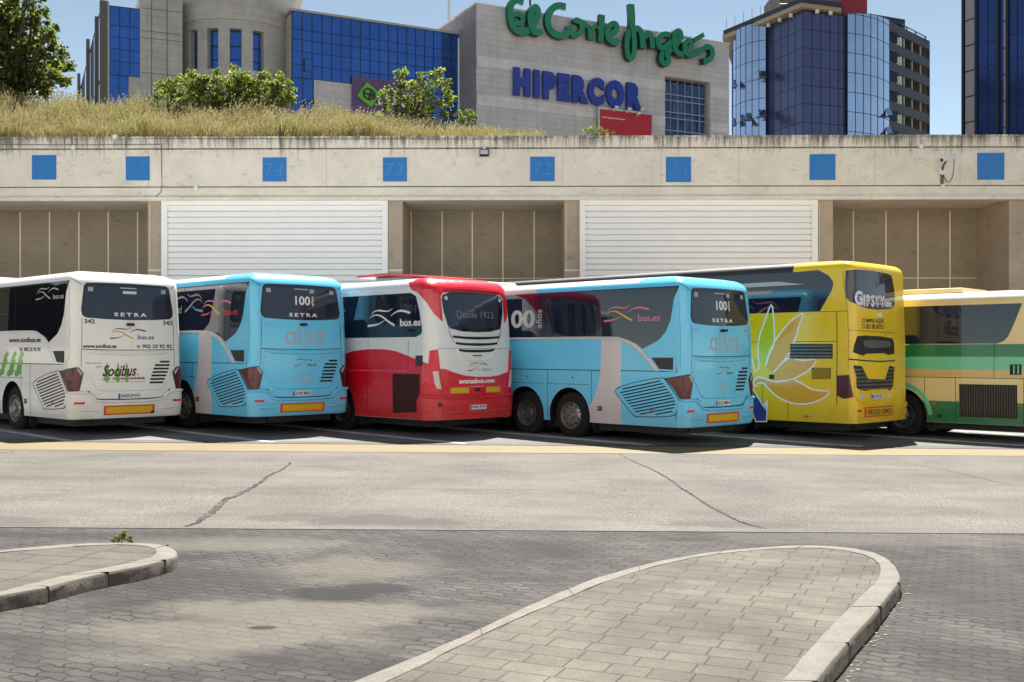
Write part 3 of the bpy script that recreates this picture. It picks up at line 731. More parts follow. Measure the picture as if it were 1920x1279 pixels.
    b.patch('slat_edge', hatch([(x, z+.02) for x, z in shrink(G_, .9)], .19, .066, .012, .04), body, off=.024, thick=.01, parent=fr)
    m_ = r4.S([(1075,1022)], Z4b)[0]; b.rect('side_marker', (m_[0]-.05, m_[1]-.018), (m_[0]+.05, m_[1]+.018), 'amber', off=.03, thick=.03)
    m_ = r4.S([(710,1008)], Z4b)[0]; b.rect('side_lamp', (m_[0]-.06, m_[1]-.05), (m_[0]+.06, m_[1]+.05), 'black', off=.012); b.rect('side_marker', (m_[0]-.04, m_[1]-.02), (m_[0]+.04, m_[1]+.03), 'amber', off=.015, thick=.01)
    # rear lamps wrap the corners
    tl = r1.A([(436,752),(565,722),(607,770),(570,900),(515,900),(470,840)], Za)
    tl = [(-.49,1.385),(-.30,1.41),(.10,1.47),(.17,1.465),(.27,1.345),(.19,1.0),(.16,.955),(-.05,.965),(-.10,.985),(-.28,1.2)]
    for mir in (0, 1):
        p = [((b.W-q) if mir else q, z) for q, z in tl]
        lp = b.patch('tail_lamp', p, 'black', off=.010, thick=.03); b.patch('lamp_lens', shrink(p, .91), 'lamp_red', off=.022, thick=.02, parent=lp)
        p2 = [(.10,1.44),(.155,1.445),(.24,1.345),(.215,1.29)]; p2 = [((b.W-q) if mir else q, z) for q, z in p2]
        b.patch('lamp_clear', p2, 'grey_decal', off=.025, thick=.006, parent=lp)
    # rear window
    rw = [(.30,3.17),(.36,3.225),(.55,3.235),(1.275,3.245),(2.0,3.235),(2.19,3.225),(2.25,3.17),(2.315,2.66),(2.29,2.56),(2.22,2.515),(1.8,2.49),(1.275,2.478),(.75,2.49),(.33,2.515),(.26,2.56),(.235,2.66)]
    b.patch('window_seal', shrink(rw, 1.025), 'black', off=.003, thick=.006)
    b.patch('rear_window', rw, 'rear_glass', off=.006)
    for u in us: b.patch('flap_lock', [(-u+.1+.022*cos(k*pi/4), 1.36+.022*sin(k*pi/4)) for k in range(8)], 'black', off=.004, thick=.006)
    for q in (-.10, b.W+.10): b.line('panel_gap', [(q, 1.60), (q, 3.2)], .006, off=.001)
    b.text('SETRA', .93, 2.545, 1.68, 2.625, 'white_decal', .03, off=.009, spacing=1.5)
    for q in (.42, 2.12): b.rect('window_sticker', (q-.055, 3.06), (q+.055, 3.15), 'grey_decal', off=.009, thick=.003)
    b.rect('brake_light', (1.08, 3.14), (1.46, 3.165), 'grey_decal', off=.009, thick=.003)
    if two:
        b.text('100', 1.10, 2.80, 1.50, 3.0, 'white_decal', .02, off=.009)
        b.text('años', 1.53, 2.79, 1.60, 3.0, 'white_decal', .01, off=.009, rot=True)
        b.rect('window_sticker', (1.5, 3.07), (1.62, 3.16), mat('green_sticker', srgb(120, 190, 160), .4), off=.0092, thick=.003)
    else: b.rect('window_sticker', (1.14, 3.03), (1.46, 3.09), mat('mint_sticker', srgb(190, 220, 205), .4), off=.009, thick=.003)
    # roof seam, hatch lines, rear camera
    b.line('panel_gap', [(-.06, 3.44), (-.07, 3.34), (.05, 3.30), (.24, 3.19)], .012); b.line('panel_gap', [(b.W+.06, 3.44), (b.W+.07, 3.34), (b.W-.05, 3.30), (2.33, 3.19)], .012)
    b.line('panel_gap', [(.215, 1.48), (.225, 2.5)], .010); b.line('panel_gap', [(2.335, 1.48), (2.325, 2.5)], .010)
    b.line('panel_gap', [(.23, 1.845), (.7, 1.83), (1.275, 1.825), (1.85, 1.83), (2.32, 1.845)], .016)
    b.lip('hatch_lip', [(.27,1.80),(.7,1.765),(1.275,1.75),(1.85,1.765),(2.28,1.80)], .035, body, off=.0, squash=1.3)
    b.rect('reversing_camera', (1.20, 2.345), (1.34, 2.395), 'black', off=.10, thick=.1)
    # engine lid shape: raised tapered panel
    b.lip('lid_edge', [(.26,1.42),(.50,1.08),(.66,.985),(1.275,.975),(1.9,.985),(2.05,1.08),(2.29,1.42)], .022, body, off=.004)
    b.patch('engine_lid', [(.30,1.70),(.62,1.73),(1.275,1.72),(1.95,1.73),(2.25,1.70),(2.28,1.45),(2.0,1.02),(1.9,.985),(.68,.985),(.55,1.02),(.27,1.40)], body, off=.012, thick=.02)
    gr = [(2.165,1.615),(2.21,1.585),(2.215,1.50),(2.17,1.36),(2.05,1.12),(1.99,1.085),(1.73,1.07),(1.70,1.09),(1.73,1.20),(1.80,1.42),(1.84,1.50),(1.95,1.57)]
    fr = b.patch('engine_grille', shrink(gr, 1.05), body, off=.02, thick=.02); b.patch('grille_slats', hatch(gr, .0, .075, .042, .01), 'gap', off=.0215, thick=.006, parent=fr)
    # bumper
    b.patch('bumper', [(-.20,.40),(-.12,.93),(.06,.955),(.36,.93),(.50,.80),(.62,.745),(1.275,.735),(1.93,.745),(2.05,.80),(2.19,.93),(2.49,.955),(b.W+.12,.93),(b.W+.2,.40),(1.9,.415),(1.275,.42),(.65,.415)], body, off=.035, thick=.06)
    b.lip('bumper_ledge', [(-.1,.93),(.06,.94),(.34,.925),(.47,.82),(.60,.75),(1.275,.735),(1.95,.75),(2.08,.82),(2.21,.925),(2.5,.94),(b.W+.1,.93)], .045, body, off=.03, squash=.75)
    b.line('panel_gap', [(.36,.975),(.44,.86),(.56,.79),(1.275,.772),(1.99,.79),(2.11,.86),(2.19,.975)], .018, off=.037)
    b.lip('bumper_step', [(-.1,.60),(.4,.565),(.62,.44)][:2]+[(.6,.555)], .028, body, off=.03); b.lip('bumper_step', [(1.95,.555),(2.15,.565),(b.W+.1,.60)], .028, body, off=.03)
    b.rect('tow_recess', (.50, .775), (2.05, .95), body, off=.016, thick=.02)
    if not two: b.patch('wing_badge', [(.56,.86),(.66,.885),(.72,.925),(.75,.88),(.80,.862),(.75,.845),(.72,.80),(.66,.84)], 'white_decal', off=.02, thick=.008)
    for q in (.08, 2.47-.0): b.rect('reflector', (q-.02, .70), (q+.20, .745) if q < 1 else (q+.02+.0, .745), 'lamp_bright', off=.042, thick=.01) if q < 1 else b.rect('reflector', (q-.2, .70), (q+.02, .745), 'lamp_bright', off=.042, thick=.01)
    plate(b, 1.25, .845 if not two else .86, .50, .11, plate_txt)
    pz = .45; fr = b.rect('long_vehicle_panel', (.68, .455), (1.83, .655), 'refl_red', off=.047, thick=.01); b.rect('panel_centre', (.73, .487), (1.78, .623), 'refl_yellow', off=.0495, thick=.006, parent=fr)
    # roof unit
    bm = bmesh.new(); box(bm, .45, 6.9, 3.49, 2.1, 9.1, 3.72, bev=.07); obj('air_conditioner', bm, 'white_paint', b.root, True)
    if len(us) > 2: bm = bmesh.new(); box(bm, .45, L-2.3, 3.49, 2.1, L-.9, 3.80, bev=.07); obj('air_conditioner', bm, 'white_paint', b.root, True)
    # nearside (right flank) simply mirrored glass and gaps, seen in reflections
    W = b.W; b.patch('side_window', [(W+.30, top), (W+L-.75, top), (W+L-.75, zb_), (W+2.2, zb_), (W+1.3, 2.0), (W+.55, 2.5)], 'tint', off=.004)
    b.line('panel_gap', [(W+.3, zt_), (W+L-.7, zt_)], .018)
    b.logo(W+.9, 2.75, W+2.6, 3.2, ['white_decal']*5 if livery == 'white' else ['pink_decal', 'gold_decal', 'pink_decal', 'pink_decal', 'pink_decal'], off=.006)
    if two: b.patch('livery_band', [(W+1.6, .385), (W+1.6, 2.2), (W+2.2, 2.2), (W+2.2, .385)], 'pale_band', off=.0025, thick=.006, cut=True)
    for u in us:
        st = 'tag' if (len(us) == 2 or u != us[1]) else 'drive'
        b.wheel(u, False, st); b.wheel(u, True, st)
    b.undercar()
    # windscreen
    bm = bmesh.new()
    return b
# white coach
b1 = touring_coach('coach', r1.X0, r1.Y0, 46.116, .041, 'white_paint', 'white coach numbered 342 with green picket stripes, leftmost in the row', (2.98, 9.6), 'white', plate_txt='5689 JWH')
b1.logo(.83, 2.06, 1.84, 2.30, ['maroon_decal', 'gold_decal', 'maroon_decal', 'maroon_decal', 'dark_decal'], off=.004)
for q in (.27, 2.08): b1.text('342', q, 2.38, q+.23, 2.475, 'dark_decal', .02)
b1.text('www.socibus.es', .24, 1.87, .97, 1.95, 'dark_decal', .035)
b1.text('☎', 1.42, 1.875, 1.52, 1.935, 'dark_decal', .0)
b1.text('902 22 92 92', 1.56, 1.87, 2.28, 1.95, 'dark_decal', .025)
b1.text('Operado por:', .30, 1.53, .66, 1.575, 'dark_decal', 0, off=.014); b1.text('www', .52, 1.46, .645, 1.485, 'dark_decal', 0, off=.014)
for cx in (.76, 1.0, 1.20):                                     # little fir trees behind the name
    for k, (dz_, hw) in enumerate(((.0, .03), (-.07, .06), (-.14, .075), (-.23, .05))):
        b1.patch('tree_emblem', [(cx-hw, 1.50+dz_-.09), (cx-.01, 1.555+dz_), (cx+.005, 1.56+dz_), (cx+hw, 1.50+dz_-.06), (cx+.02, 1.50+dz_-.13)], 'leaf_decal', off=.0135+k*.0004, thick=.003)
b1.text('Socibus', .66, 1.27, 1.42, 1.51, mat('dark_red_lettering', srgb(80, 14, 30), .5), .02, .35, off=.017); b1.text('.es', 1.42, 1.285, 1.47, 1.305, 'dark_decal', off=.017)
for k in range(34):
    q = .66+k*.0285; hh_ = .02+.045*abs(sin(k*1.7+.4*sin(k)))
    if k in (6, 7, 12, 13, 20): continue
    b1.patch('skyline_emblem', [(q, 1.20), (q+.027, 1.20), (q+.027, 1.20+hh_*.6), (q+.013, 1.20+hh_), (q, 1.20+hh_*.5)], 'magenta_decal', off=.0135, thick=.003)
b1.rect('emblem_baseline', (.72, 1.145), (1.62, 1.157), 'leaf_decal', off=.0135, thick=.003)
b1.rect('plate_corner', (1.75, .462), (1.83, .52), 'black', off=.051, thick=.004)
for (x0, y0, x1, y1, t_) in ((60,505,290,552,'www.socibus.es'), (170,580,290,615,'902 22 92 92')):
    a = r1.side(*zo(Za, [(x0, y1)])[0]); c_ = r1.side(*zo(Za, [(x1, y0)])[0]); b1.text(t_, a[0], a[1]-.0, c_[0], c_[1]-.02, 'dark_decal', .03)
a = r1.side(*zo(Za, [(135, 615)])[0]); c_ = r1.side(*zo(Za, [(160, 580)])[0]); b1.text('☎', a[0], a[1], c_[0], c_[1]-.02, 'dark_decal')
A0 = r1.side(*zo(Za, [(250, 245)])[0]); A1 = r1.side(*zo(Za, [(445, 125)])[0])
b1.logo(A0[0], A0[1]-.0, A1[0]+.08, A1[1]-.04, ['grey_decal']*5, off=.006)
for k, (xa, xb) in enumerate(((5, 45), (72, 102), (128, 155), (-60, -20))):         # green picket stripes
    p = r1.S([(xa-22, 790), (xa-8, 800), (xa+22, 780), (xa+8+18, 740), (xb+8, 690), (xb+2, 660), (xb+18, 640), (xb+4, 610), (xb-14, 640), (xb-30, 700), (xb-34, 740), (xa-20, 765)], Za)
    b1.patch('picket_stripe', p, 'leaf_decal', off=.003, thick=.004)
b2 = touring_coach('coach', -5.542, 23.058, 45.22, .058, 'cyan_paint', 'sky blue coach with pale grey band, parked right beside the white coach', (2.98, 9.6), 'cyan', plate_txt='3749 MBD')
r2 = Ref(-5.542, 23.058, 45.22, .058)
b4 = touring_coach('coach', r4.X0, r4.Y0, 44.372, -.098, 'cyan_paint', 'three-axle sky blue coach between the red coach and the yellow double-decker', (3.16, 4.56, 10.6), 'cyan', L=13.1, plate_txt='2523 MBH')
for b_ in (b2, b4):
    rounded_word(b_, .82, 1.94, 1.88, 2.33, 'coral_decal', .004)
    b_.logo(1.05, 1.46, 1.62, 1.62, ['dark_decal', 'gold_decal', 'maroon_decal', 'maroon_decal', 'dark_decal'], off=.014)
    rounded_word(b_, 1.08, 1.12, 1.50, 1.28, 'coral_decal', .014)
    for q in (.26, 2.12): b_.text('10681', q, 2.36, q+.19, 2.405, 'grey_decal', 0)
A0 = r2.side(*zo(Z4, [(190, 335)])[0]); A1 = r2.side(*zo(Z4, [(470, 200)])[0])
b2.logo(A0[0], A0[1]-.02, A1[0], A1[1], ['pink_decal', 'gold_decal', 'pink_decal', 'red_decal', 'red_decal'], off=.006)
A0 = r4.side(*zo(Z4b, [(735, 400)])[0]); A1 = r4.side(*zo(Z4b, [(1120, 280)])[0])
b4.logo(A0[0], A0[1]-.05, A1[0], A1[1]-.05, ['pink_decal', 'gold_decal', 'pink_decal', 'pink_decal', 'pink_decal'], off=.006)
A0 = r4.side(*zo(Z4b, [(45, 460)])[0]); A1 = r4.side(*zo(Z4b, [(262, 330)])[0]); b4.text('100', A0[0], A0[1], A1[0], A1[1], 'grey_decal', .03, off=.006)
A0 = r4.side(*zo(Z4b, [(272, 460)])[0]); A1 = r4.side(*zo(Z4b, [(308, 330)])[0]); b4.text('años', A0[0], A0[1], A1[0], A1[1], 'grey_decal', .01, off=.006, rot=True)

# red and silver coach
Zc = (790, 510, 4.411); Zd = (640, 500, 7.105); Ze = (630, 490, 3.7625)
X3, Y3 = -1.755, 23.16
def wp3(u, v, z):
    if z > 3.15 and u < .9 - (3.6-z)*1.0: return 1
    return 0
b3 = Bus('coach', X3, Y3, 44.5, -.023, 12.8, 3.46, wp3, 'red and silver coach with a big dark rear window between two sky blue coaches', None, ('silver_paint', 'red_paint'), [(3.3, .60), (10.0, .60)], c=.26, rs=.25, rr=.34, lean=.14, bulge=.10, tum=.06)
zt_ = 3.15
p = b3.S([(1200,370),(1235,400),(1265,540),(1270,570)], Zd)
b3.patch('side_window', [(-12, 3.14), (-.66, 3.14), (-.47, 3.06), (-.36, 2.75), (-.28, 2.32), (-.31, 2.24), (-.5, 2.175), (-12, 2.175)], 'tint_blue', off=.004)
for q in (-.62, -2.35, -4.0, -5.6, -7.2, -8.8): b3.line('window_joint', [(q, 2.185), (q, 3.13)], .012, off=.0065)
# red lower body, swoosh boundary runs round the corner
bd = b3.S([(70,650),(120,632),(200,622),(270,619),(350,622),(420,635),(500,665),(560,690),(620,712),(690,738)], Ze)
rr_ = b3.Rr([(180,800),(250,830),(330,855),(430,866),(540,866),(620,855),(680,835),(720,820)], Zc)
b3.patch('red_panel', [(-12.4, .385), (-12.4, 1.7), (-4.5, 1.72), (bd[0][0]-.3, bd[0][1]-.02)] + bd + [(-.05, bd[-1][1]-.06)] + rr_ + [(2.42, 1.45), (2.9, 1.6), (5, 1.75), (5, .385)], 'red_paint', off=.003, thick=.01, cut=True)
b3.line('panel_gap', [(-12, 1.43), (-.75, 1.43)], .012, m='pink_decal', off=.005)
for q in (-.75, -2.2, -4.9, -6.3): b3.line('panel_gap', [(q, .4), (q, 2.1)], .008, off=.0045)
for nm, pp, mm in (('vent', [(560,665),(608,665),(608,738),(560,738)], 'mesh_dark'), ('engine_grille', [(400,792),(590,795),(592,1062),(402,1070)], 'red_mesh')):
    q = b3.S(pp, Ze); o = b3.patch(nm, q, mm, off=.012, thick=.02); b3.patch('grille_bars', hatch(q, pi/2, .05, .014, .02), 'dull_steel' if nm == 'vent' else 'red_mesh', off=.02, thick=.012, parent=o)
m_ = b3.side(*zo(Ze, [(207, 955)])[0]); b3.rect('side_marker', (m_[0]-.04, m_[1]-.012), (m_[0]+.04, m_[1]+.012), 'amber', off=.015)
A0 = b3.side(*zo(Zd, [(340, 805)])[0]); A1 = b3.side(*zo(Zd, [(1050, 545)])[0]); b3.logo(A0[0], A0[1], A1[0], A1[1], ['white_decal']*5, off=.006, bold=.02)
# red cap round the rear window
cap = b3.A([(60,110),(110,200),(160,255),(210,320),(225,350)], Zc)
rwo = b3.Rr([(205,320),(190,250),(175,165),(300,140),(480,140),(620,165),(700,200),(728,260),(735,310),(745,300)], Zc)
wr = b3.Rr([(205,170),(330,165),(480,170),(600,190),(690,215),(703,240),(700,330),(685,450),(668,480),(560,500),(430,490),(300,465),(255,445),(235,400),(215,300)], Zc)
b3.patch('rear_cap', [(-.80, 3.38), (-.62, 3.20), (-.40, 3.14), (-.10, 2.93), (.10, 2.66)] + [(.33, 2.50), (.32, 2.8), (.31, 3.05), (.37, 3.15), (.6, 3.21), (1.275, 3.225), (1.95, 3.21), (2.18, 3.15), (2.24, 3.05), (2.23, 2.8), (2.22, 2.50), (2.42, 2.7), (2.65, 2.93), (2.95, 3.14), (3.2, 3.22), (3.4, 3.38), (2.7, 3.43), (1.275, 3.43), (-.1, 3.43)], 'red_paint', off=.006, thick=.015)
win = [(.37, 3.09), (.6, 3.155), (1.275, 3.17), (1.95, 3.155), (2.18, 3.09), (2.215, 3.0), (2.19, 2.75), (2.10, 2.45), (2.03, 2.36), (1.7, 2.30), (1.275, 2.285), (.85, 2.30), (.52, 2.36), (.45, 2.45), (.36, 2.75), (.335, 3.0)]
b3.patch('rear_window', win, 'tint_blue', off=.008)
b3.patch('window_inset', shrink(win, .84), 'rear_glass', off=.011, thick=.004)
b3.patch('rear_spoiler', ribbon_poly([(.28, 3.12), (.5, 3.2), (1.275, 3.235), (2.05, 3.2), (2.27, 3.12)], .03, .06, .03, 4), 'red_paint', off=.05, thick=.06)
b3.text('Desde 1923', .72, 2.60, 1.84, 2.75, mat('faint_lettering', srgb(120, 120, 124), .4), .0, off=.0135)
for q in (.45, 2.12): b3.patch('window_sticker', [(q+.05*cos(a), 3.02+.05*sin(a)) for a in [k*pi/4 for k in range(8)]], 'lamp_clear', off=.0125, thick=.004)
for (z_, h0, h1) in ((2.17, .58, 2.00), (2.03, .66, 1.93), (1.885, .76, 1.83)):
    b3.patch('cooling_slot', ribbon_poly([(h0, z_+.015), (.9, z_-.008), (1.275, z_-.015), (1.65, z_-.008), (h1, z_+.015)], .045, .06, .045, 3), 'gap', off=.008, thick=.012)
b3.lip('lid_lip', [(.70, 1.92), (.80, 1.76), (.98, 1.685), (1.275, 1.67), (1.57, 1.685), (1.75, 1.76), (1.85, 1.92)], .03, 'white_paint')
b3.rect('brake_light', (1.15, 1.755), (1.42, 1.785), 'lamp_bright', off=.012)
b3.line('panel_gap', [(.17, 1.93), (2.37, 1.93)], .008, off=.003); b3.line('panel_gap', [(.36, 2.9), (.46, 2.45), (.52, 2.2), (.62, 2.05)], .010, off=.003); b3.line('panel_gap', [(2.2, 2.9), (2.09, 2.45), (2.03, 2.2), (1.93, 2.05)], .010, off=.003)
b3.logo(1.02, 1.43, 1.72, 1.62, ['maroon_decal', 'gold_decal', 'maroon_decal', 'maroon_decal', 'grey_decal'], off=.006)
b3.text('avanzabus.com', .76, 1.16, 1.83, 1.265, 'white_decal', .03, off=.007)
for q0, q1 in ((.50, 1.06), (1.53, 2.04)):
    o = b3.rect('long_vehicle_panel', (q0, .93), (q1, 1.095), 'refl_red', off=.008, thick=.01); b3.rect('panel_centre', (q0+.03, .955), (q1-.03, 1.07), 'refl_yellow', off=.0105, thick=.006, parent=o)
b3.text('transporte', 1.10, 1.075, 1.48, 1.10, 'white_decal', 0, off=.007); b3.rect('badge', (1.21, .985), (1.37, 1.05), 'black', off=.012); 
for mir in (0, 1):
    mm = lambda L_: [((b3.W-q) if mir else q, z) for q, z in L_]
    tlp = b3.patch('tail_lamp', mm([(-.03,1.88),(.17,1.90),(.24,1.49),(.34,.91),(.18,.93),(-.03,1.05),(-.09,1.25),(-.06,1.55)]), 'lamp_bright', off=.025, thick=.04)
    b3.patch('lamp_clear', mm([(.05,1.43),(.18,1.44),(.22,1.25),(.28,1.05),(.16,1.06),(.09,1.2)]), 'lamp_clear', off=.032, thick=.01, parent=tlp)
b3.patch('bumper', [(-.40,.385),(-.38,.80),(-.30,.93),(-.1,.91),(.3,.885),(1.275,.86),(2.25,.885),(2.65,.91),(2.85,.93),(2.93,.8),(2.95,.385)], 'red_paint', off=.05, thick=.07)
b3.lip('bumper_ledge', [(-.3,.91),(-.1,.895),(.3,.87),(1.275,.845),(2.25,.87),(2.65,.895),(2.85,.91)], .035, 'red_paint', off=.04); b3.lip('bumper_step', [(-.38,.62),(0,.57),(1.275,.53),(2.55,.57),(2.93,.62)], .03, 'red_paint', off=.04)
b3.patch('fog_lamp', [(.22+.06*cos(a), .72+.055*sin(a)) for a in [k*pi/5 for k in range(10)]], 'lamp_dark', off=.055, thick=.01)
plate(b3, 1.27, .64, .50, .10, '7056 JPW')
bm = bmesh.new(); box(bm, .75, 1.5, 3.46, 1.9, 2.9, 3.60, bev=.03); obj('roof_hatch_base', bm, 'white_paint', b3.root, True)
bm = bmesh.new()
prism(bm, [(.75, 3.50), (.75, 3.53), (1.3, 3.60), (2.2, 3.67), (3.2, 3.65), (3.25, 3.60), (2.2, 3.61), (1.3, 3.54)], lambda a, b, d: (d, a, b), .45, 2.1); obj('roof_fairing', bm, 'red_paint', b3.root)
W = b3.W; b3.patch('side_window', [(W+.5, 3.14), (W+12, 3.14), (W+12, 2.175), (W+.5, 2.175)], 'tint', off=.004)
for u, st in ((3.3, 'drive'), (10, 'tag')): b3.wheel(u, False, 'drive'); b3.wheel(u, True, 'drive')
b3.undercar()

# yellow double-decker
Zf = (1380, 470, 3.457); Zg = (1580, 490, 3.875)
def wp5(u, v, z):
    if u > 1.55+ (0 if z > 3.85 else 0) and z > 3.72: return 1
    return 0
b5 = Bus('double_decker_coach', 7.38, 23.4, 45.0, -.131, 14.0, 3.95, wp5, 'tall yellow double-decker coach painted with a large orange flower', None, ('yellow_paint', 'black'), [(3.2, .60), (4.6, .60), (11.5, .60)], c=.13, rs=.16, rr=.22, lean=.06, bulge=.06, tum=.04, zb=.40)
p = b5.S([(530,125),(600,160),(628,195),(632,215),(620,260),(540,395)], Zf); zlow = p[-1][1]
b5.patch('side_window', [(-13.4, 3.74), (p[0][0]-.5, 3.76)] + p + [(-13.4, zlow)], 'tint_blue', off=.004)
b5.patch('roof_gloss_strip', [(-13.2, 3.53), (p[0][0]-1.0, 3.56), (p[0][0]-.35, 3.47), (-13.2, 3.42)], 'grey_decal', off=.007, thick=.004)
for q in (-1.3-1.7, -4.8, -6.5, -8.2, -9.9): b5.line('window_joint', [(q, zlow+.01), (q, 3.4)], .012, off=.0065)
zA = b5.side(1500, 640.7)[1]; qv = b5.side(1569, 700)[0]; qv2 = b5.side(1477, 700)[0]; qv3 = b5.side(1430, 730)[0]; ztop_ = b5.side(1560, 584)[1]
b5.line('panel_gap', [(-13, zA), (qv, zA)], .012); b5.line('panel_gap', [(qv, .42), (qv, ztop_)], .018); b5.line('panel_gap', [(qv2, .42), (qv2, zA)], .012); b5.line('panel_gap', [(qv3, .42), (qv3, 1.25)], .010); b5.line('panel_gap', [(-5, 1.25), (qv2, 1.25)], .010)
b5.line('panel_gap', [(p[-1][0], ztop_), (-.15, ztop_)], .012)
for q in (-4.6, -6.2, -7.8): b5.line('panel_gap', [(q, .42), (q, zA)], .012)
for pp, nm, an in (([(350,605),(625,605),(625,700),(350,700)], 'vent', 0), ([(492,760),(613,760),(613,832),(492,832)], 'grille', .9)):
    q = b5.S(pp, Zf); o = b5.patch(nm, q, 'mesh_dark', off=.010, thick=.02); b5.patch('grille_bars', hatch(q, an, .075 if an == 0 else .045, .04 if an == 0 else .014, .01), 'dull_steel' if an == 0 else 'yellow_paint', off=.022, thick=.014, parent=o)
pet = [[(60,640),(100,690),(125,785),(150,740),(140,650),(150,560),(185,455),(225,350),(240,430),(247,590),(215,670),(192,748)],
       [(192,748),(215,660),(262,570),(340,470),(428,408),(412,470),(375,590),(335,680),(240,792)],
       [(240,792),(335,700),(430,712),(518,708),(470,775),(375,830),(300,846),(236,848)],
       [(375,836),(430,862),(500,902),(602,914),(560,960),(480,990),(380,992),(290,960),(225,910),(190,868),(165,858),(140,862),(125,880),(115,850),(150,820),(240,848),(320,845)]]
for k, q in enumerate(pet):
    qq = [(v.x, v.y) for v in smoothline(b5.S(q, Zf), 3)]
    b5.patch('petal', qq, 'orange_paint' if k else paint('lime_paint', 190, 200, 30), off=.0025+.0006*k, thick=.004)
    b5.patch('petal_outline', ribbon_poly(qq, .035, n=1), 'white_decal', off=.0062+.0005*k, thick=.004)
q = b5.S([(60,860),(105,890),(140,945),(175,1005),(205,965),(200,1040),(195,1108),(125,1108),(110,1060),(60,1040)], Zf); b5.patch('calyx', q, 'blue_decal', off=.006, thick=.004); b5.patch('calyx_outline', ribbon_poly(q, .03, n=1), 'white_decal', off=.0085, thick=.004)
for (x, y, c_) in ((456, 1074, 'amber'), (232, 818, 'black')):
    m_ = b5.side(*zo(Zf, [(x, y)])[0]); b5.rect('side_marker', (m_[0]-.06, m_[1]-(.02 if c_ == 'amber' else .05)), (m_[0]+.06, m_[1]+(.02 if c_ == 'amber' else .05)), c_, off=.014)
rw = b5.Rr([(55,60),(120,60),(210,70),(300,85),(350,100),(362,130),(375,220),(374,315),(345,345),(300,350),(240,352),(180,345),(130,330),(70,290),(56,260),(52,160)], Zg)
b5.patch('rear_window', rw, 'rear_glass', off=.006)
t0 = b5.rear(*zo(Zg, [(92, 245)])[0]); t1 = b5.rear(*zo(Zg, [(282, 160)])[0])
t1a = (t0[0]+.30*(t1[0]-t0[0]), 0)
zb0, zt0 = 2.98, 3.28
gx = t0[0]+.24*(t1[0]-t0[0]); ix = t0[0]+.28*(t1[0]-t0[0])
for e_, m_, o_, bo in ((.016, 'lilac_decal', .009, .06), (0, 'white_decal', .0125, .012)):
    b5.text('G', t0[0]-e_, zb0-e_, gx+e_, zt0+e_, m_, bo, off=o_); b5.text('IPSYY', ix-e_, zb0-.02-e_, t1[0]+.08+e_, zt0-.07+e_, m_, bo, off=o_, spacing=1.25)
t1 = (t1[0]+.06, 0)
b5.text('.com', t1[0]+.03, zb0-.01, t1[0]+.36, zb0+.10, 'white_decal', .03, off=.009)
bn = b5.Rr([(108,255),(160,248),(330,282),(330,300),(310,320),(200,312),(140,290)], Zg); o = b5.patch('name_banner', bn, 'grey_decal', off=.009, thick=.004)
cx = sum(q[0] for q in bn)/len(bn); cz = sum(q[1] for q in bn)/len(bn); b5.text('SETRA', cx-.42, cz-.055, cx+.42, cz+.045, 'dark_decal', .02, off=.0125, parent=o, spacing=1.4)
c0 = b5.rear(*zo(Zg, [(243, 392)])[0]); b5.rect('reversing_camera', (c0[0]-.05, c0[1]-.05), (c0[0]+.05, c0[1]+.05), 'white_plastic', off=.08, thick=.08)
for y0, y1_, tx in ((452, 418, 'COMPRE AQUI'), (490, 458, 'O SEU BILHETE')):
    a = b5.rear(*zo(Zg, [(133, y0-6)])[0]); c_ = b5.rear(*zo(Zg, [(268, y1_+8)])[0]); zc_ = (a[1]+c_[1])/2; b5.text(tx, a[0], zc_-.05, c_[0]+.05, zc_+.055, 'dark_decal', .02)
a = b5.rear(*zo(Zg, [(284, 455)])[0]); b5.line('arrow_mark', [(a[0]-.04, a[1]+.13), (a[0]+.03, a[1]), (a[0]-.04, a[1]-.13)], .015, m='dark_decal', off=.004)
mw = b5.Rr([(100,545),(150,540),(250,545),(345,560),(358,600),(358,672),(310,682),(290,668),(160,672),(135,686),(80,662),(85,610)], Zg); o = b5.patch('centre_window', mw, 'mesh_dark', off=.006); 
mi = b5.Rr([(135,580),(200,572),(320,580),(335,600),(320,625),(200,632),(150,620)], Zg); b5.patch('window_inset', mi, 'dull_steel', off=.009, thick=.004, parent=o)
b5.patch('hatch_lip', ribbon_poly(b5.Rr([(62,712),(150,722),(250,728),(365,722)], Zg), .03, n=1), 'gap', off=.003)
lg = b5.Rr([(82,755),(130,762),(170,855),(290,858),(322,758),(358,768),(352,850),(345,912),(325,938),(300,925),(210,928),(150,942),(100,922),(92,850)], Zg)
o = b5.patch('rear_grille', lg, 'black', off=.006); b5.patch('grille_slats', hatch(lg, 0, .085, .035, .012), 'dull_steel', off=.02, thick=.015, parent=o)
b5.patch('lid_rim', ribbon_poly(b5.Rr([(75,745),(92,850),(90,940),(105,1010),(200,1035),(330,1025),(352,940),(360,850),(368,755)], Zg), .022, n=2), 'yellow_paint', off=.02, thick=.025)
pl = b5.rear(*zo(Zg, [(225, 980)])[0]); plate(b5, pl[0], pl[1], .50, .12, 'BE 42 ZL')
for x in (133, 318): c0 = b5.rear(*zo(Zg, [(x, 980)])[0]); b5.patch('plate_lamp', [(c0[0]+.09*cos(a), c0[1]+.07*sin(a)) for a in [k*pi/4 for k in range(8)]], 'lamp_clear', off=.010, thick=.012)
b5.line('panel_gap', b5.Rr([(60,498),(200,510),(375,522)], Zg), .010); b5.line('panel_gap', b5.Rr([(42,60),(60,380),(60,800)], Zg), .010)
tlz = [(-.62,1.28),(-.2,1.30),(.05,1.30),(.12,1.05),(.16,.80),(.08,.74),(-.35,.74),(-.60,.80)]
tl5 = b5.A([(655,810),(735,805),(765,950),(700,960),(655,938)], Zf)
b5.patch('tail_lamp', tl5, 'lamp_dark', off=.022, thick=.04)
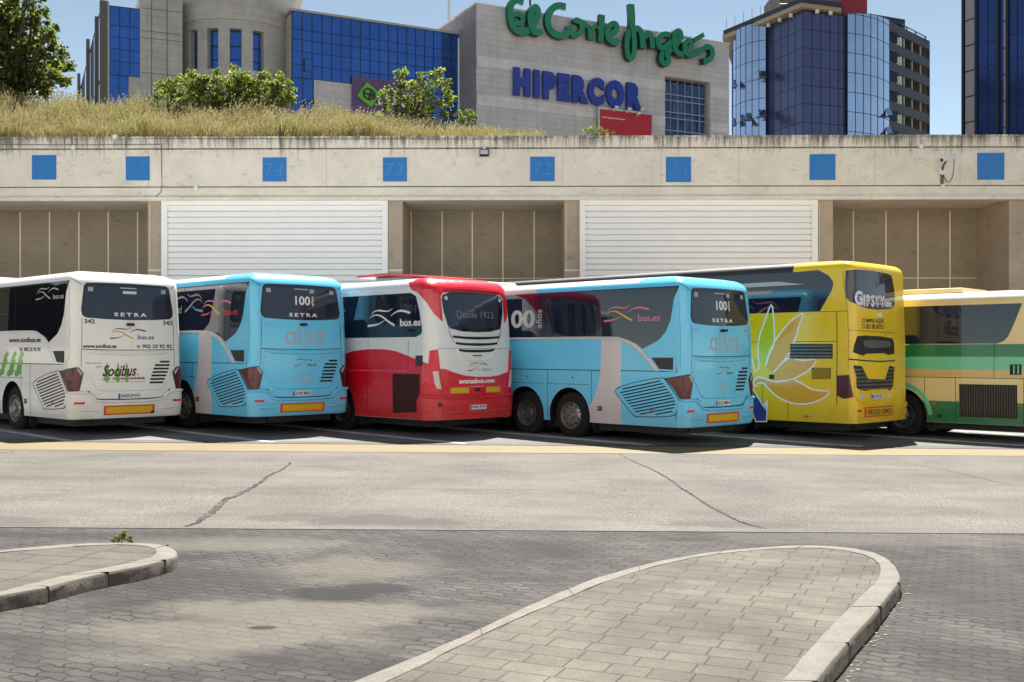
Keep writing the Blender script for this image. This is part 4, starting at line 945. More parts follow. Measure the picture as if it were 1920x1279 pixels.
b5.patch('tail_lamp', [(b5.W-q, z) for q, z in tl5], 'lamp_dark', off=.022, thick=.04)
zt5 = b5.rear(*zo(Zg, [(200, 1045)])[0])[1]
b5.patch('bumper', [(-.5,.41),(-.5,.80),(.1,.80),(.35,zt5+.04),(.55,zt5),(2.0,zt5),(2.2,zt5+.04),(2.45,.80),(3.05,.80),(3.05,.41)], 'yellow_paint', off=.035, thick=.06)
b5.patch('bumper_step', ribbon_poly([(.2,.50),(.5,.56),(2.1,.56),(2.35,.50)], .025), 'yellow_paint', off=.048, thick=.02)
a = b5.rear(*zo(Zg, [(140, 1132)])[0]); c_ = b5.rear(*zo(Zg, [(332, 1065)])[0])
o = b5.rect('long_vehicle_panel', (a[0], a[1]), (c_[0], a[1]+.22), 'refl_red', off=.056, thick=.01); b5.rect('panel_centre', (a[0]+.04, a[1]+.03), (c_[0]-.04, a[1]+.19), 'refl_yellow', off=.0585, thick=.006, parent=o)
b5.text('VEICULO LONGO', a[0]+.08, a[1]+.055, c_[0]-.08, a[1]+.165, 'dark_decal', .02, off=.061, parent=o)
for q in (.08, 2.35): b5.rect('reflector', (q, .66), (q+.14, .71), 'lamp_bright', off=.042, thick=.01)
W = b5.W; b5.patch('side_window', [(W+.7, 3.74), (W+13.4, 3.74), (W+13.4, zlow), (W+.4, zlow)], 'tint', off=.004)
b5.rect('side_window', (W+4.5, 1.6), (W+13, 2.3), 'tint', off=.004)
for u, st in ((3.2, 'tag'), (4.6, 'drive'), (11.5, 'tag')): b5.wheel(u, False, st); b5.wheel(u, True, st)
b5.undercar()

# cream and green coach
b6 = Bus('coach', 11.45, 23.38, 45.2, -.176, 12.6, 3.34, lambda u, v, z: (1 if z > 3.20 else 0), 'cream coach with wavy green stripes, cut off by the right edge', None, ('cream_paint', 'white_paint'), [(3.2, .62), (9.8, .62)], c=.2, rs=.22, rr=.3)
zw, zwt = 2.19, 3.07
p = b6.S([(1865,340),(1800,480),(1760,560),(1730,588),(1690,598)], Zf)
b6.patch('side_window', [(-12, zwt), (p[0][0], zwt)] + p[1:4] + [(p[4][0], zw), (-12, zw)], 'tint_blue', off=.004)
for q in (-2.7, -4.4, -6.1, -7.8): b6.line('window_joint', [(q, zw+.01), (q, zwt-.01)], .012, off=.0065)
q_ = lambda x, y: b6.side(*zo(Zf, [(x, y)])[0])
z_b = q_(1500, 688)[1]; z_c = q_(1500, 770)[1]; z_d = q_(1500, 825)[1]; z_e = q_(1500, 980)[1]
ql = q_(1050, 620)[0]
b6.patch('dark_green_stripe', [(ql-6, z_b-.05), (ql-3, z_b-.02), (ql, q_(1050,696)[1]), (q_(1150,688)[0], z_b+.0), (.4, z_b), (.4, zw-.01), (q_(1300,0)[0], zw-.015), (q_(1130,0)[0], q_(1130,606)[1]), (ql, q_(1050,630)[1]), (ql-3, 1.95), (ql-6, 1.9)], 'green_dark', off=.003)
b6.patch('mid_green_stripe', [(-12, z_c), (.4, z_c), (.4, z_b), (q_(1150,0)[0], z_b), (ql, q_(1050,697)[1]), (ql-3, z_b-.025), (-12, z_b-.1)], 'green_mid', off=.0035)
b6.patch('tan_stripe', [(-12, z_d), (.4, z_d), (.4, z_c), (-12, z_c)], 'tan_paint', off=.0025)
b6.patch('green_skirt', [(-12.2, .385), (.5, .385), (.5, z_e), (q_(1160,0)[0], z_e), (-4.2, z_e+.0), (-12.2, z_e)], 'green_dark', off=.0028, cut=True)
b6.line('panel_gap', [(-12, z_d-.0), (.0, z_d)], .012, off=.005)
for x in (1222, 1422): qx = q_(x, 900)[0]; b6.line('panel_gap', [(qx, .4), (qx, z_d)], .010, off=.005)
qx = q_(1672, 700)[0]; b6.line('panel_gap', [(qx, z_d), (qx, zw)], .010, off=.005); qx = q_(1865, 900)[0]; b6.line('panel_gap', [(qx, .4), (qx, z_d)], .010, off=.005)
for pp, nm in (([(1447,865),(1823,872),(1823,1090),(1450,1075)], 'engine_grille'), ([(1775,738),(1850,738),(1850,805),(1775,805)], 'vent')):
    q = b6.S(pp, Zf); o = b6.patch(nm, q, 'black', off=.012, thick=.02); b6.patch('grille_bars', hatch(q, pi/2, .055 if nm[0] == 'e' else .09, .016 if nm[0] == 'e' else .03, .02), mat('bronze_bars', (.10, .08, .045), .5) if nm[0] == 'e' else 'green_mid', off=.024, thick=.014, parent=o)
for (x, y, c_) in ((1282, 990, 'amber'), (1318, 1072, 'black'), (1840, 1008, 'amber')):
    m_ = q_(x, y); b6.rect('side_marker', (m_[0]-.05, m_[1]-(.015 if c_ == 'amber' else .04)), (m_[0]+.05, m_[1]+(.015 if c_ == 'amber' else .04)), c_, off=.014)
b6.patch('arch_trim', ribbon_poly([(-3.2+.72*cos(a), .5+.74*sin(a)) for a in [pi*.02+k*pi*.96/14 for k in range(15)]], .10, n=1), 'green_mid', off=.006)
b6.patch('rear_window', [(.3, 3.0), (2.25, 3.0), (2.3, 2.3), (.25, 2.3)], 'rear_glass', off=.006)
bm = bmesh.new(); box(bm, .4, 1.9, 3.36, 1.9, 3.9, 3.49, bev=.05); obj('air_conditioner', bm, 'cream_paint', b6.root, True)
for u in (3.2, 9.8): b6.wheel(u, False, 'drive'); b6.wheel(u, True, 'drive')
b6.undercar()

# ------------------------------------------------------------------ concrete building wall of the coach station
def concrete(name, col, streak=0.0, zt=0, stain=.5, bumpy=.25):
    m = bpy.data.materials.new(name); m.use_nodes = True; t = NT(m); tc = t.n('ShaderNodeTexCoord').outputs['Object']
    a = t.noise(tc, .8, 6, .65); b = t.noise(tc, 18, 4, .7); c = t.noise(t.scale(tc, 1, 1, 2.2), 2.3, 7, .72)
    base = t.mix(1.0, col, t.ramp(a, [(.3, .86), (.65, 1.05)]), 'MULTIPLY')
    base = t.mix(.5, base, t.ramp(b, [(.3, .82), (.7, 1.12)]), 'MULTIPLY')
    if stain: base = t.mix(t.ramp(c, [(.56, 0.0), (.68, stain)]), base, tuple(v*.42 for v in col[:3])+(1,))
    if streak:
        sp = t.n('ShaderNodeSeparateXYZ'); t.l(tc, sp.inputs[0])
        s1 = t.noise(t.scale(tc, 3.1, 1, .16), 2.2, 8, .85); s2 = t.noise(t.scale(tc, .35, 1, .3), 1.3, 6, .7)
        edge = t.math('MULTIPLY', t.math('SUBTRACT', sp.outputs[2], zt-1.1), 1.0)      # 0 at 1.1 m below the coping
        f = t.ramp(t.math('ADD', t.math('MULTIPLY', s1, .75), t.math('ADD', t.math('MULTIPLY', edge, .22), t.math('MULTIPLY', s2, .30))), [(.68, 0.0), (.80, streak)])
        base = t.mix(f, base, (.035, .032, .03, 1))
        tp = t.ramp(t.math('ADD', edge, t.math('MULTIPLY', s1, .1)), [(1.02, 0.0), (1.12, .9)]) if False else None
    t.l(base, t.b.inputs['Base Color']); t.b.inputs['Roughness'].default_value = .8; t.b.inputs['Specular IOR Level'].default_value = .3; t.bump(t.math('ADD', a, b), bumpy, .02); return m
WY = 36.0; WS = -.0122
class Wall:                                              # vertical plane of the beam face; d = metres in front of it
    def uv(s, px, py, d=0.0):
        k = (px-960)/F; Y = (WY-d)/(1-WS*k); return (k*Y, H-(py-YH)*Y/F)
WL = Wall()
def wt(x, d, z): return Vector((x, WY+WS*x-d, z))        # x along, d towards the camera
def wbox(bm, x0, x1, d0, d1, z0, z1, mi=0): box(bm, x0, d0, z0, x1, d1, z1, mi, tf=lambda x, d, z: wt(x, d, z))
ZT = WL.uv(960, 255)[1]; ZB = WL.uv(960, 376)[1]; Zc1 = WL.uv(960, 278)[1]; Zc2 = WL.uv(960, 351)[1]
wall = empty('station_wall', wt(0, 0, g(0))); tag(wall, 'long stained concrete station wall with numbered bays behind the coaches', 'building')
wall_inv = wall.matrix_world.copy()
def wobj(name, bm, m, parent=wall, smooth=False):
    bmesh.ops.translate(bm, verts=bm.verts, vec=-Vector(wall.location)); return obj(name, bm, m, parent, smooth)
ZTl = ZT - wall.location.z
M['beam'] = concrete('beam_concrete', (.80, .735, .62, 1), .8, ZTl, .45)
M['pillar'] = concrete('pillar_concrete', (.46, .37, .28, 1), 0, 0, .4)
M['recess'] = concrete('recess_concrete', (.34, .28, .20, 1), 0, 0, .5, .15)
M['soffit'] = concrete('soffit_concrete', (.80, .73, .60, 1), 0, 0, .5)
bm = bmesh.new()
XA, XB = -46, 46
wbox(bm, XA, XB, -2.9, 0, Zc1+.03, ZT-.06); wbox(bm, XA, XB, -2.9, .05, ZT-.059, ZT)          # coping band
wbox(bm, XA, XB, -2.9, -.16, Zc1-.03, Zc1+.0299); wbox(bm, XA, XB, -2.9, 0, Zc2+.045, Zc1-.0301)
wbox(bm, XA, XB, -2.9, -.16, Zc2-.0, Zc2+.0449); wbox(bm, XA, XB, -2.9, .0, ZB+.12, Zc2-.0001)
wbox(bm, XA, XB, -.5, .10, ZB, ZB+.1199)
wobj('beam', bm, 'beam')
bm = bmesh.new()
for px in (278, 535, 612, 1055, 1240, 1385, 1640, 1800): 
    x = WL.uv(px, 300)[0]; wbox(bm, x-.008, x+.008, -.02, .003, Zc2+.05, Zc1-.05); wbox(bm, x-.008, x+.008, -.02, .003, Zc1+.04, ZT-.07)
wobj('beam_joint', bm, mat('joint_grey', (.5, .44, .34), .9))
bm = bmesh.new(); wbox(bm, XA, XB, -2.9, -.501, ZB+.05, ZB+.11); 
wobj('soffit', bm, 'soffit')
ZG = -1.2
pil = [(277, 303), (727, 755), (1058, 1087), (1533, 1562)]
bm = bmesh.new(); bmg = bmesh.new()
pil_x = []
for a, b in pil:
    x0 = WL.uv(a, 400, -.12)[0]; x1 = WL.uv(b, 400, -.12)[0]; pil_x.append((x0, x1)); wbox(bm, x0, x1, -2.6, -.12, ZG, ZB+.049)
    zg = WL.uv(a, 507, -.12)[1]
    wbox(bmg, x0+.01, x1-.01, -.3, -.112, zg-.03, zg+.03); wbox(bmg, x0+.06, x0+.075, -.3, -.115, zg+.031, ZB-.08)
xr = WL.uv(1892, 400, -.12)[0]; wbox(bm, xr, xr+1.0, -2.6, -.12, ZG, ZB+.049); pil_x.append((xr, xr+1))
for x0 in (xr+9.5, xr+18): wbox(bm, x0, x0+.5, -2.6, -.12, ZG, ZB+.049)
for x0 in (-21.5, -29, -37): wbox(bm, x0, x0+.5, -2.6, -.12, ZG, ZB+.049)
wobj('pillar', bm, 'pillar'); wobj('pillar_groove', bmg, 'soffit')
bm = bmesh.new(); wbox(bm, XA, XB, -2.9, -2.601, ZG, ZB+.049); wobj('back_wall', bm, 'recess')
bm = bmesh.new(); k = -2.60
def backx(px): return (px-960)/F*(WY+2.6)/(1-WS*(px-960)/F)
for px in (38, 93, 148, 203, 258, 771, 829, 885.5, 943, 1001.5, 1600, 1661, 1721, 1781, 1842):
    x = backx(px); wbox(bm, x-.022, x+.022, -2.60, -2.588, ZG, ZB-.02)
for z_ in (WL.uv(960, 522, -2.6)[1],): wbox(bm, XA, XB, -2.60, -2.594, z_-.015, z_+.015)
wobj('panel_joint', bm, mat('pale_joint', (.85, .75, .58), .8))
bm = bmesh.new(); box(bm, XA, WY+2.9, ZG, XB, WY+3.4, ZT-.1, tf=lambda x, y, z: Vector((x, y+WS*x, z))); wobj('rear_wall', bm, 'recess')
# shutters
M['shutter'] = mat('shutter_white', srgb(250, 247, 242), .45, vary=.05, vscale=1)
def shutter(px0, px1, label):
    r_ = empty('roller_shutter', wt(WL.uv((px0+px1)/2, 400)[0], 0, g(0))); tag(r_, label, 'shutter', 'white roller shutters in the station wall')
    x0, zt = WL.uv(px0, 374.5, -.02); x1 = WL.uv(px1, 376, -.02)[0]; fw = .19
    def ob(name, bm, m): bmesh.ops.translate(bm, verts=bm.verts, vec=-Vector(r_.location)); return obj(name, bm, m, r_)
    bm = bmesh.new(); wbox(bm, x0, x0+fw, -.3, .02, ZG, zt); wbox(bm, x1-fw, x1, -.3, .02, ZG, zt); wbox(bm, x0+fw, x1-fw, -.3, .018, zt-fw, zt)
    xm = x0+(x1-x0)*.5
    ob('frame', bm, 'shutter')
    bm = bmesh.new(); z = zt-fw-.0; k = 0
    while z > ZG:
        h_ = .195; A_ = [(z, -.10), (z-.012, -.075), (z-h_+.03, -.06), (z-h_+.012, -.075)]
        vs0 = [wt(x0+fw, d, zz) for zz, d in A_]; vs1 = [wt(x1-fw, d, zz) for zz, d in A_]
        v0 = [bm.verts.new(v) for v in vs0]; v1 = [bm.verts.new(v) for v in vs1]
        for i in range(3): bm.faces.new((v0[i], v0[i+1], v1[i+1], v1[i]))
        bb = [bm.verts.new(wt(x, -.10, zz)) for x, zz in ((x0+fw, z-h_+.012), (x1-fw, z-h_+.012), (x1-fw, z-h_), (x0+fw, z-h_))]
        bm.faces.new((v0[3], v1[3], bb[1], bb[0])); bm.faces.new(bb)
        z -= h_; k += 1
    ob('slat_curtain', bm, 'shutter')
    bm = bmesh.new(); z = zt-fw-.19
    while z > ZG:
        wbox(bm, x0+fw, x1-fw, -.11, -.078, z-.004, z+.012)
        for xx in (x0+fw, x1-fw-.04): wbox(bm, xx, xx+.04, -.11, -.055, z-.02, z+.02)
        z -= .195
    ob('slat_gap', bm, mat('shutter_gap', (.42, .42, .43), .7))
    return r_
shutter(303, 727, 'wide white roller shutter above the two left coaches'); shutter(1087, 1533, 'wide white roller shutter above the yellow double-decker')
# wall behind shutters closes the bay
# bay numbers
M['sign_blue'] = mat('number_blue', srgb(30, 118, 190), .5, vary=.06, vscale=3); M['sign_rim'] = mat('number_rim', srgb(120, 175, 215), .5)
for num, px, py, wd in ((76,83,314,46),(75,258.5,316,45),(74,515,318,45),(73,740.5,318,45),(72,1017,317,46),(71,1272,318,47),(70,1542,313.5,48),(69,1857.5,312,50)):
    cx, cz = WL.uv(px, py); hw = wd/2*WY/F
    r_ = empty('bay_number', wt(cx, 0, cz)); tag(r_, 'square blue panel with the bay number %d on the concrete beam' % num, 'bay sign', 'blue bay number panels')
    bm = bmesh.new(); wbox(bm, cx-hw, cx+hw, -.01, .02, cz-hw, cz+hw); bmesh.ops.translate(bm, verts=bm.verts, vec=-Vector(r_.location)); obj('panel', bm, 'sign_blue', r_)
    bm = bmesh.new(); text_solid(bm, str(num), lambda a, b, d: wt(a, d, b), cx-hw*.68, cz-hw*.48, cx+hw*.68, cz+hw*.5, .019, .032, -.025, .12, spacing=1.3)
    bmesh.ops.translate(bm, verts=bm.verts, vec=-Vector(r_.location)); obj('numeral', bm, mat('numeral_blue', srgb(78, 150, 205) if num in (72, 73, 74) else srgb(52, 131, 192), .4), r_)
# cctv camera
cx, cz = WL.uv(1768, 330); r_ = empty('security_camera', wt(cx, 0, cz)); tag(r_, 'white security camera on a pole bracket beside bay number 69', 'security camera')
def loc(bm): bmesh.ops.translate(bm, verts=bm.verts, vec=-Vector(r_.location)); return bm
def w3(px, py, d): x, z = WL.uv(px, py, d); return wt(x, d, z)
bm = bmesh.new(); a = w3(1766, 300, .55); b = w3(1789, 293, .35); 
tube(bm, [a, a.lerp(b, .02), b], .085, 6); obj('housing', loc(bm), 'white_plastic', r_)
bm = bmesh.new(); tube(bm, [a-(b-a)*.03, a-(b-a)*.01], .06, 8); obj('lens', loc(bm), 'black', r_)
bm = bmesh.new(); tube(bm, [w3(1774, 302, .42), w3(1768, 312, .2), w3(1767, 320, .06)], .035, 6); tube(bm, [w3(1764.5, 328, .05), w3(1764.5, 345, .05)], .02, 6); tube(bm, [w3(1768, 328, .05), w3(1768, 345, .05)], .02, 6); obj('bracket', loc(bm), mat('rusty_bracket', (.09, .06, .05), .6), r_)
bm = bmesh.new(); wb = WL.uv(1766, 322); wbox(bm, wb[0]-.12, wb[0]+.12, 0, .10, wb[1]-.1, wb[1]+.1); obj('junction_box', loc(bm), 'white_plastic', r_)
bm = bmesh.new(); wb = WL.uv(1767, 350); wbox(bm, wb[0]-.065, wb[0]+.065, 0, .07, wb[1]-.055, wb[1]+.055); obj('junction_box', loc(bm), 'white_plastic', r_)
bm = bmesh.new(); tube(bm, [w3(x, y, d) for x, y, d in ((1789,298,.36),(1789,308,.3),(1788,322,.2),(1785,334,.15),(1780,342,.12),(1775,341,.1),(1771,334,.08),(1769,328,.08))], .013, 6); obj('cable', loc(bm), 'black', r_)
# floodlight
cx, cz = WL.uv(908, 288); r_ = empty('floodlight', wt(cx, 0, cz)); tag(r_, 'small black floodlight fixed high on the concrete beam', 'floodlight')
bm = bmesh.new(); tf_ = lambda x, d, z: wt(cx+x, .12+d-.25*z, cz+z)
box(bm, -.155, -.03, -.12, .155, .03, .12, tf=tf_); obj('housing', loc(bm), 'black', r_)
bm = bmesh.new(); box(bm, -.125, .03, -.05, .125, .036, .095, tf=tf_); obj('lamp_glass', loc(bm), 'lamp_clear', r_)
bm = bmesh.new(); wbox(bm, cx-.03, cx+.03, 0, .1, cz+.1, cz+.2); obj('bracket', loc(bm), 'white_plastic', r_)
# small boxes and conduit
for px, py in ((138,277),(216,257),(368,351.5),(1726,275)):
    cx, cz = WL.uv(px, py); r_ = empty('junction_box', wt(cx, 0, cz))
    tag(r_, {138:'small white junction box above bay number 76', 216:'small white junction box at the wall top near bay number 75', 368:'small white junction box low on the beam left of bay number 74', 1726:'white junction box left of the security camera'}[px], 'junction box', 'junction boxes on the beam')
    bm = bmesh.new(); wbox(bm, cx-.065, cx+.065, .0, .07, cz-.07, cz+.07); obj('box_cover', loc(bm), 'white_plastic', r_)
def conduit(pts, rad, label):
    c0 = w3(*pts[0], .0); r0 = Vector(c0); bm = bmesh.new(); tube(bm, [w3(x, y, .02)-r0 for x, y in pts], rad, 6)
    o = obj('conduit', bm, mat('conduit_grey', (.16, .14, .12), .7)); o.location = r0; tag(o, label, 'conduit')
conduit([(303,268),(303,300),(303,330),(304,349),(301,361),(289,372)], .012, 'thin dark cable drop running down the beam right of bay number 75')
conduit([(0,271),(120,272),(300,271)], .010, 'thin horizontal cable along the top of the beam at the left')
conduit([(0,259),(600,261),(960,261)], .008, 'long thin pale cable just under the coping')

# ------------------------------------------------------------------ planted bank behind the parapet
prof = [(-100,188),(0,200),(120,204),(250,212),(400,219),(560,228),(700,240),(850,247),(980,252),(1040,254),(1150,256),(2100,260)]
def bank_top(px):
    for (a, ya), (b, yb) in zip(prof, prof[1:]):
        if a <= px <= b: return ya+(yb-ya)*(px-a)/(b-a)
    return 190 if px < -100 else 260
bm = bmesh.new(); cols = []; NY = 8
def bank_z(x, y):
    k = x/max(y, 1)*F+960; zt = H+(YH-bank_top(k))*42.0/F - .42
    t_ = min(1, max(0, (y-(WY+WS*x))/5.5)); t_ = t_*t_*(3-2*t_); return (ZT-.12) + max(-.02, zt-(ZT-.12))*t_ + .05*sin(x*1.3+y)*t_
for i in range(70):
    x = -46+i*92/69; cols.append([bm.verts.new((x, WY+WS*x+.25+j*1.6, bank_z(x, WY+WS*x+.25+j*1.6))) for j in range(NY)])
for A, B in zip(cols, cols[1:]):
    for j in range(NY-1): bm.faces.new((A[j], B[j], B[j+1], A[j+1]))
M['soil'] = mat('dry_soil', (.16, .12, .07), .9, vary=.4, vscale=2)
o = obj('terrain', bm, 'soil', None, True); o['kind'] = 'structure'
# far ground behind, level with the parapet
bm = bmesh.new(); v = [bm.verts.new(p) for p in ((-300, 46, ZT-.6), (300, 46, ZT-.6), (300, 420, ZT-.6), (-300, 420, ZT-.6))]; bm.faces.new(v); obj('terrain', bm, 'soil')['kind'] = 'structure'

def foliage_mat(name, stops, trans=.45, rough=.5, patch=None):
    m = bpy.data.materials.new(name); m.use_nodes = True; t = NT(m); geo = t.n('ShaderNodeNewGeometry')
    c = t.ramp(geo.outputs['Random Per Island'], stops)
    if patch:
        tc = t.n('ShaderNodeTexCoord').outputs['Object']; c = t.mix(t.ramp(t.noise(tc, .55, 4, .6), [(.42, 0.0), (.60, .75)]), c, patch[0]); c = t.mix(t.ramp(t.noise(t.scale(tc, 1.3, 1.3, 1.3), .8, 4, .6), [(.53, 0.0), (.66, .7)]), c, patch[1])
    t.l(c, t.b.inputs['Base Color']); t.b.inputs['Roughness'].default_value = rough; t.b.inputs['Specular IOR Level'].default_value = .35
    tr = t.n('ShaderNodeBsdfTranslucent'); t.l(t.mix(1.0, c, (1.5, 1.6, .8, 1), 'MULTIPLY'), tr.inputs[0]); mx = t.n('ShaderNodeMixShader'); mx.inputs[0].default_value = trans
    t.l(t.b.outputs[0], mx.inputs[1]); t.l(tr.outputs[0], mx.inputs[2]); t.l(mx.outputs[0], t.t.nodes['Material Output'].inputs[0]); return m
M['grass'] = foliage_mat('dry_grass', [(0, (.12, .088, .05, 1)), (.3, (.25, .195, .115, 1)), (.55, (.34, .285, .185, 1)), (.8, (.12, .115, .045, 1)), (1, (.50, .44, .33, 1))], .4, patch=((.21, .145, .095, 1), (.13, .125, .05, 1)))
M['seed_head'] = foliage_mat('seed_head', [(0, (.20, .165, .115, 1)), (1, (.36, .31, .24, 1))], .3)
M['green_grass'] = foliage_mat('green_grass', [(0, (.05, .08, .015, 1)), (.5, (.10, .13, .03, 1)), (1, (.2, .18, .06, 1))], .5)
M['bark'] = mat('bark', (.09, .07, .05), .9, vary=.4, vscale=6)
def blades(n, fn, mname, rs):
    bm = bmesh.new(); rr = random.Random(rs)
    for _ in range(n):
        r_ = fn(rr)
        if r_ is None: continue
        x, y, z, h_, wd = r_; a = rr.random()*6.28; lx, ly = rr.gauss(0, .22)*h_, rr.gauss(0, .15)*h_; dx, dy = cos(a)*wd/2, sin(a)*wd/2*.4
        v = [bm.verts.new(p) for p in ((x-dx, y-dy, z), (x+dx, y+dy, z), (x+dx*.7+lx*.4, y+dy*.7+ly*.4, z+h_*.6), (x-dx*.7+lx*.4, y-dy*.7+ly*.4, z+h_*.6), (x+lx, y+ly, z+h_))]
        bm.faces.new(v[:4]); bm.faces.new((v[3], v[2], v[4]))
        if h_ > .15 and rr.random() < .2:       # feathery seed head
            for q in range(3):
                hx, hy, hz = x+lx*(1+.1*q)+rr.gauss(0, .03), y+ly+rr.gauss(0, .03), z+h_*(.85+.12*q); s_ = rr.uniform(.015, .04)
                bm.faces.new([bm.verts.new(p) for p in ((hx-s_, hy, hz-s_), (hx+s_, hy, hz), (hx+s_*.4, hy, hz+s_*1.7))]).material_index = 1
    return obj('tmp', bm, (mname, 'seed_head' if mname == 'grass' else mname))
def gfn(rr):
    y0 = rr.random()**1.3*6.8; x = rr.uniform(-22, 3.2); y = WY+WS*x+.3+y0
    px = 960+x/y*F
    if px > 1020: return None
    dens = min(1, max(.12, (1010-px)/330)); 
    if rr.random() > dens+.15: return None
    cl = .5+.5*sin(x*1.9+sin(y*2.1+x*.7))*cos(x*.8+y*1.3); hh_ = (.28+.75*cl*rr.random()+.2*rr.random()+(.35*rr.random() if rr.random() < .06 else 0))*(.35+.65*dens)
    return x, y, bank_z(x, y)-.03, hh_, rr.uniform(.012, .03)
o = blades(52000, gfn, 'grass', 11); o.name = 'dry_grass'; tag(o, 'tall dry straw coloured grass covering the bank above the wall', 'grass', kind='stuff')
def gfn2(rr):
    r_ = gfn(rr)
    if r_ is None: return None
    x, y, z, h_, wd = r_
    if sin(x*.9+1.0)+.6*sin(x*2.3) < .55: return None
    return x, y, z, h_*.85, wd*1.1
o = blades(13000, gfn2, 'green_grass', 12); o.name = 'green_grass'; tag(o, 'greener tufts mixed into the dry grass of the bank', 'grass', kind='stuff')

def leafy(root, clumps, Y, n_per, size, mname, rs, depth=.9, shape=(1, 1), fill=.35, limbs_from=None, trunk=.12):
    """clumps: (px, py, r_px); leaves fill each clump"""
    rr = random.Random(rs); bm = bmesh.new(); cs = []
    for (px, py, rp) in clumps:
        r_ = rp*Y/F; c = P(px, py, Y+rr.uniform(-depth, depth)); cs.append((c, r_))
        n = int(n_per*(r_**2)*12)
        subs = [(c, r_*.62)]
        for _ in range(7):
            d = Vector((rr.gauss(0, 1), rr.gauss(0, 1), rr.gauss(0, 1))).normalized(); subs.append((c+d*r_*rr.uniform(.55, 1.15), r_*rr.uniform(.22, .48)))
        c0, r0 = c, r_
        for _ in range(n):
            c, r_ = subs[int(rr.random()*len(subs))] if rr.random() < .8 else (c0, r0*1.25)
            d = Vector((rr.gauss(0, 1), rr.gauss(0, 1), rr.gauss(0, 1))); d.normalize()
            rad = r_*(fill+(1-fill)*rr.random()**.6)*rr.uniform(.8, 1.15); p = c + Vector((d.x*shape[0], d.y, d.z*shape[1]))*rad
            # break the outline into twig tufts
            s_ = size*rr.uniform(.55, 1.3); nrm = Vector((rr.gauss(0, .7), rr.gauss(0, .7), rr.gauss(.3, .7))).normalized()
            a = nrm.orthogonal().normalized(); a = Matrix.Rotation(rr.random()*6.28, 3, nrm) @ a; b = nrm.cross(a)
            q = [p-a*s_*.5, p-a*s_*.1+b*s_*.38, p+a*s_*.55, p-a*s_*.05-b*s_*.38]
            q[2] = q[2] - nrm*s_*.12
            bm.faces.new([bm.verts.new(v-root.location) for v in q])
    cr = obj('crown', bm, mname, root)
    bm = bmesh.new(); base = Vector(limbs_from) if limbs_from else Vector(root.location)
    top = sum((c for c, r_ in cs), Vector())/len(cs); fork = base.lerp(top, .35); fork.x = base.x*.7+top.x*.3
    tube(bm, [base-root.location, base.lerp(fork, .5)+Vector((.05, 0, 0))-root.location, fork-root.location], trunk, 8, trunk*.75)
    for c, r_ in cs:
        mid = fork.lerp(c, .5)+Vector((rr.gauss(0, .12), rr.gauss(0, .12), .1)); tube(bm, [fork-root.location, mid-root.location, c-root.location], trunk*.5, 6, trunk*.08)
        for _ in range(4):
            d = Vector((rr.gauss(0, 1), rr.gauss(0, 1), rr.gauss(0, 1))).normalized()*r_*.85; tube(bm, [mid.lerp(c, .6)-root.location, c+d-root.location], trunk*.12, 4, trunk*.04)
    obj('trunk', bm, 'bark', root)
M['leaf_dark'] = foliage_mat('plane_leaf', [(0, (.035, .055, .012, 1)), (.45, (.075, .105, .022, 1)), (.8, (.14, .16, .04, 1)), (1, (.22, .17, .05, 1))], .5)
M['leaf_bright'] = foliage_mat('bright_leaf', [(0, (.06, .09, .018, 1)), (.5, (.14, .18, .04, 1)), (.85, (.26, .29, .07, 1)), (1, (.42, .42, .18, 1))], .5)
t1_ = empty('plane_tree', P(20, 235, 43.5)); tag(t1_, 'large dark green broadleaf tree at the left edge above the bank', 'tree')
cl = []
rr = random.Random(5)
for (x, y, r_) in ((0,20,36),(35,25,30),(62,12,24),(70,45,22),(30,65,34),(88,62,14),(103,52,9),(80,85,22),(100,78,10),(50,105,34),(15,110,36),(88,120,24),(112,98,15),(120,118,16),(133,126,9),(105,140,18),(122,150,11),(80,150,22),(45,150,30),(10,160,36),(70,175,20),(30,190,26),(92,165,16),(-30,60,45),(-40,130,50),(-30,0,40),(20,-20,34),(55,-20,26),(-30,190,40)): cl.append((x, y, r_))
leafy(t1_, cl, 43, 120, .17, 'leaf_dark', 21, 1.2, trunk=.22)
t2_ = empty('shrub', P(415, 222, 41.5)); tag(t2_, 'broad bright green leafy shrub in front of the round concrete tower', 'shrub')
leafy(t2_, [(302,165,14),(318,155,12),(332,172,16),(345,150,12),(335,195,18),(363,142,12),(372,160,16),(395,148,13),(408,135,9),(388,178,20),(415,160,16),(438,128,9),(442,148,15),(460,140,11),(465,165,20),(492,150,13),(500,140,9),(525,142,9),(512,165,16),(528,180,16),(545,168,10),(548,185,10),(430,185,22),(480,190,20),(350,210,14),(500,200,16),(300,185,10),(455,205,16),(320,178,16),(375,195,20),(400,190,20),(445,168,22),(410,205,18),(500,180,20),(535,190,14),(325,200,14),(360,175,18),(530,155,12),(478,155,14),(385,160,14)], 41.5, 330, .098, 'leaf_bright', 22, .7, trunk=.07)
t3_ = empty('shrub', P(765, 240, 40.5)); tag(t3_, 'pale green bushy sapling in front of the purple sign', 'shrub')
leafy(t3_, [(748,142,11),(760,135,8),(752,160,14),(775,158,13),(790,145,9),(812,138,10),(826,134,8),(822,152,13),(800,165,15),(842,152,6),(836,168,11),(715,178,9),(730,172,10),(725,195,14),(755,185,16),(780,190,17),(808,190,16),(835,192,14),(848,185,8),(712,215,9),(740,215,14),(770,215,15),(800,215,14),(830,212,10),(862,215,8),(880,212,8),(890,222,9),(870,228,9)], 40.5, 310, .092, 'leaf_bright', 23, .5, trunk=.05)
t4_ = empty('shrub', P(1112, 254, 37.2)); tag(t4_, 'tiny yellow-green weed sprouting from the wall top by the red billboard', 'shrub')
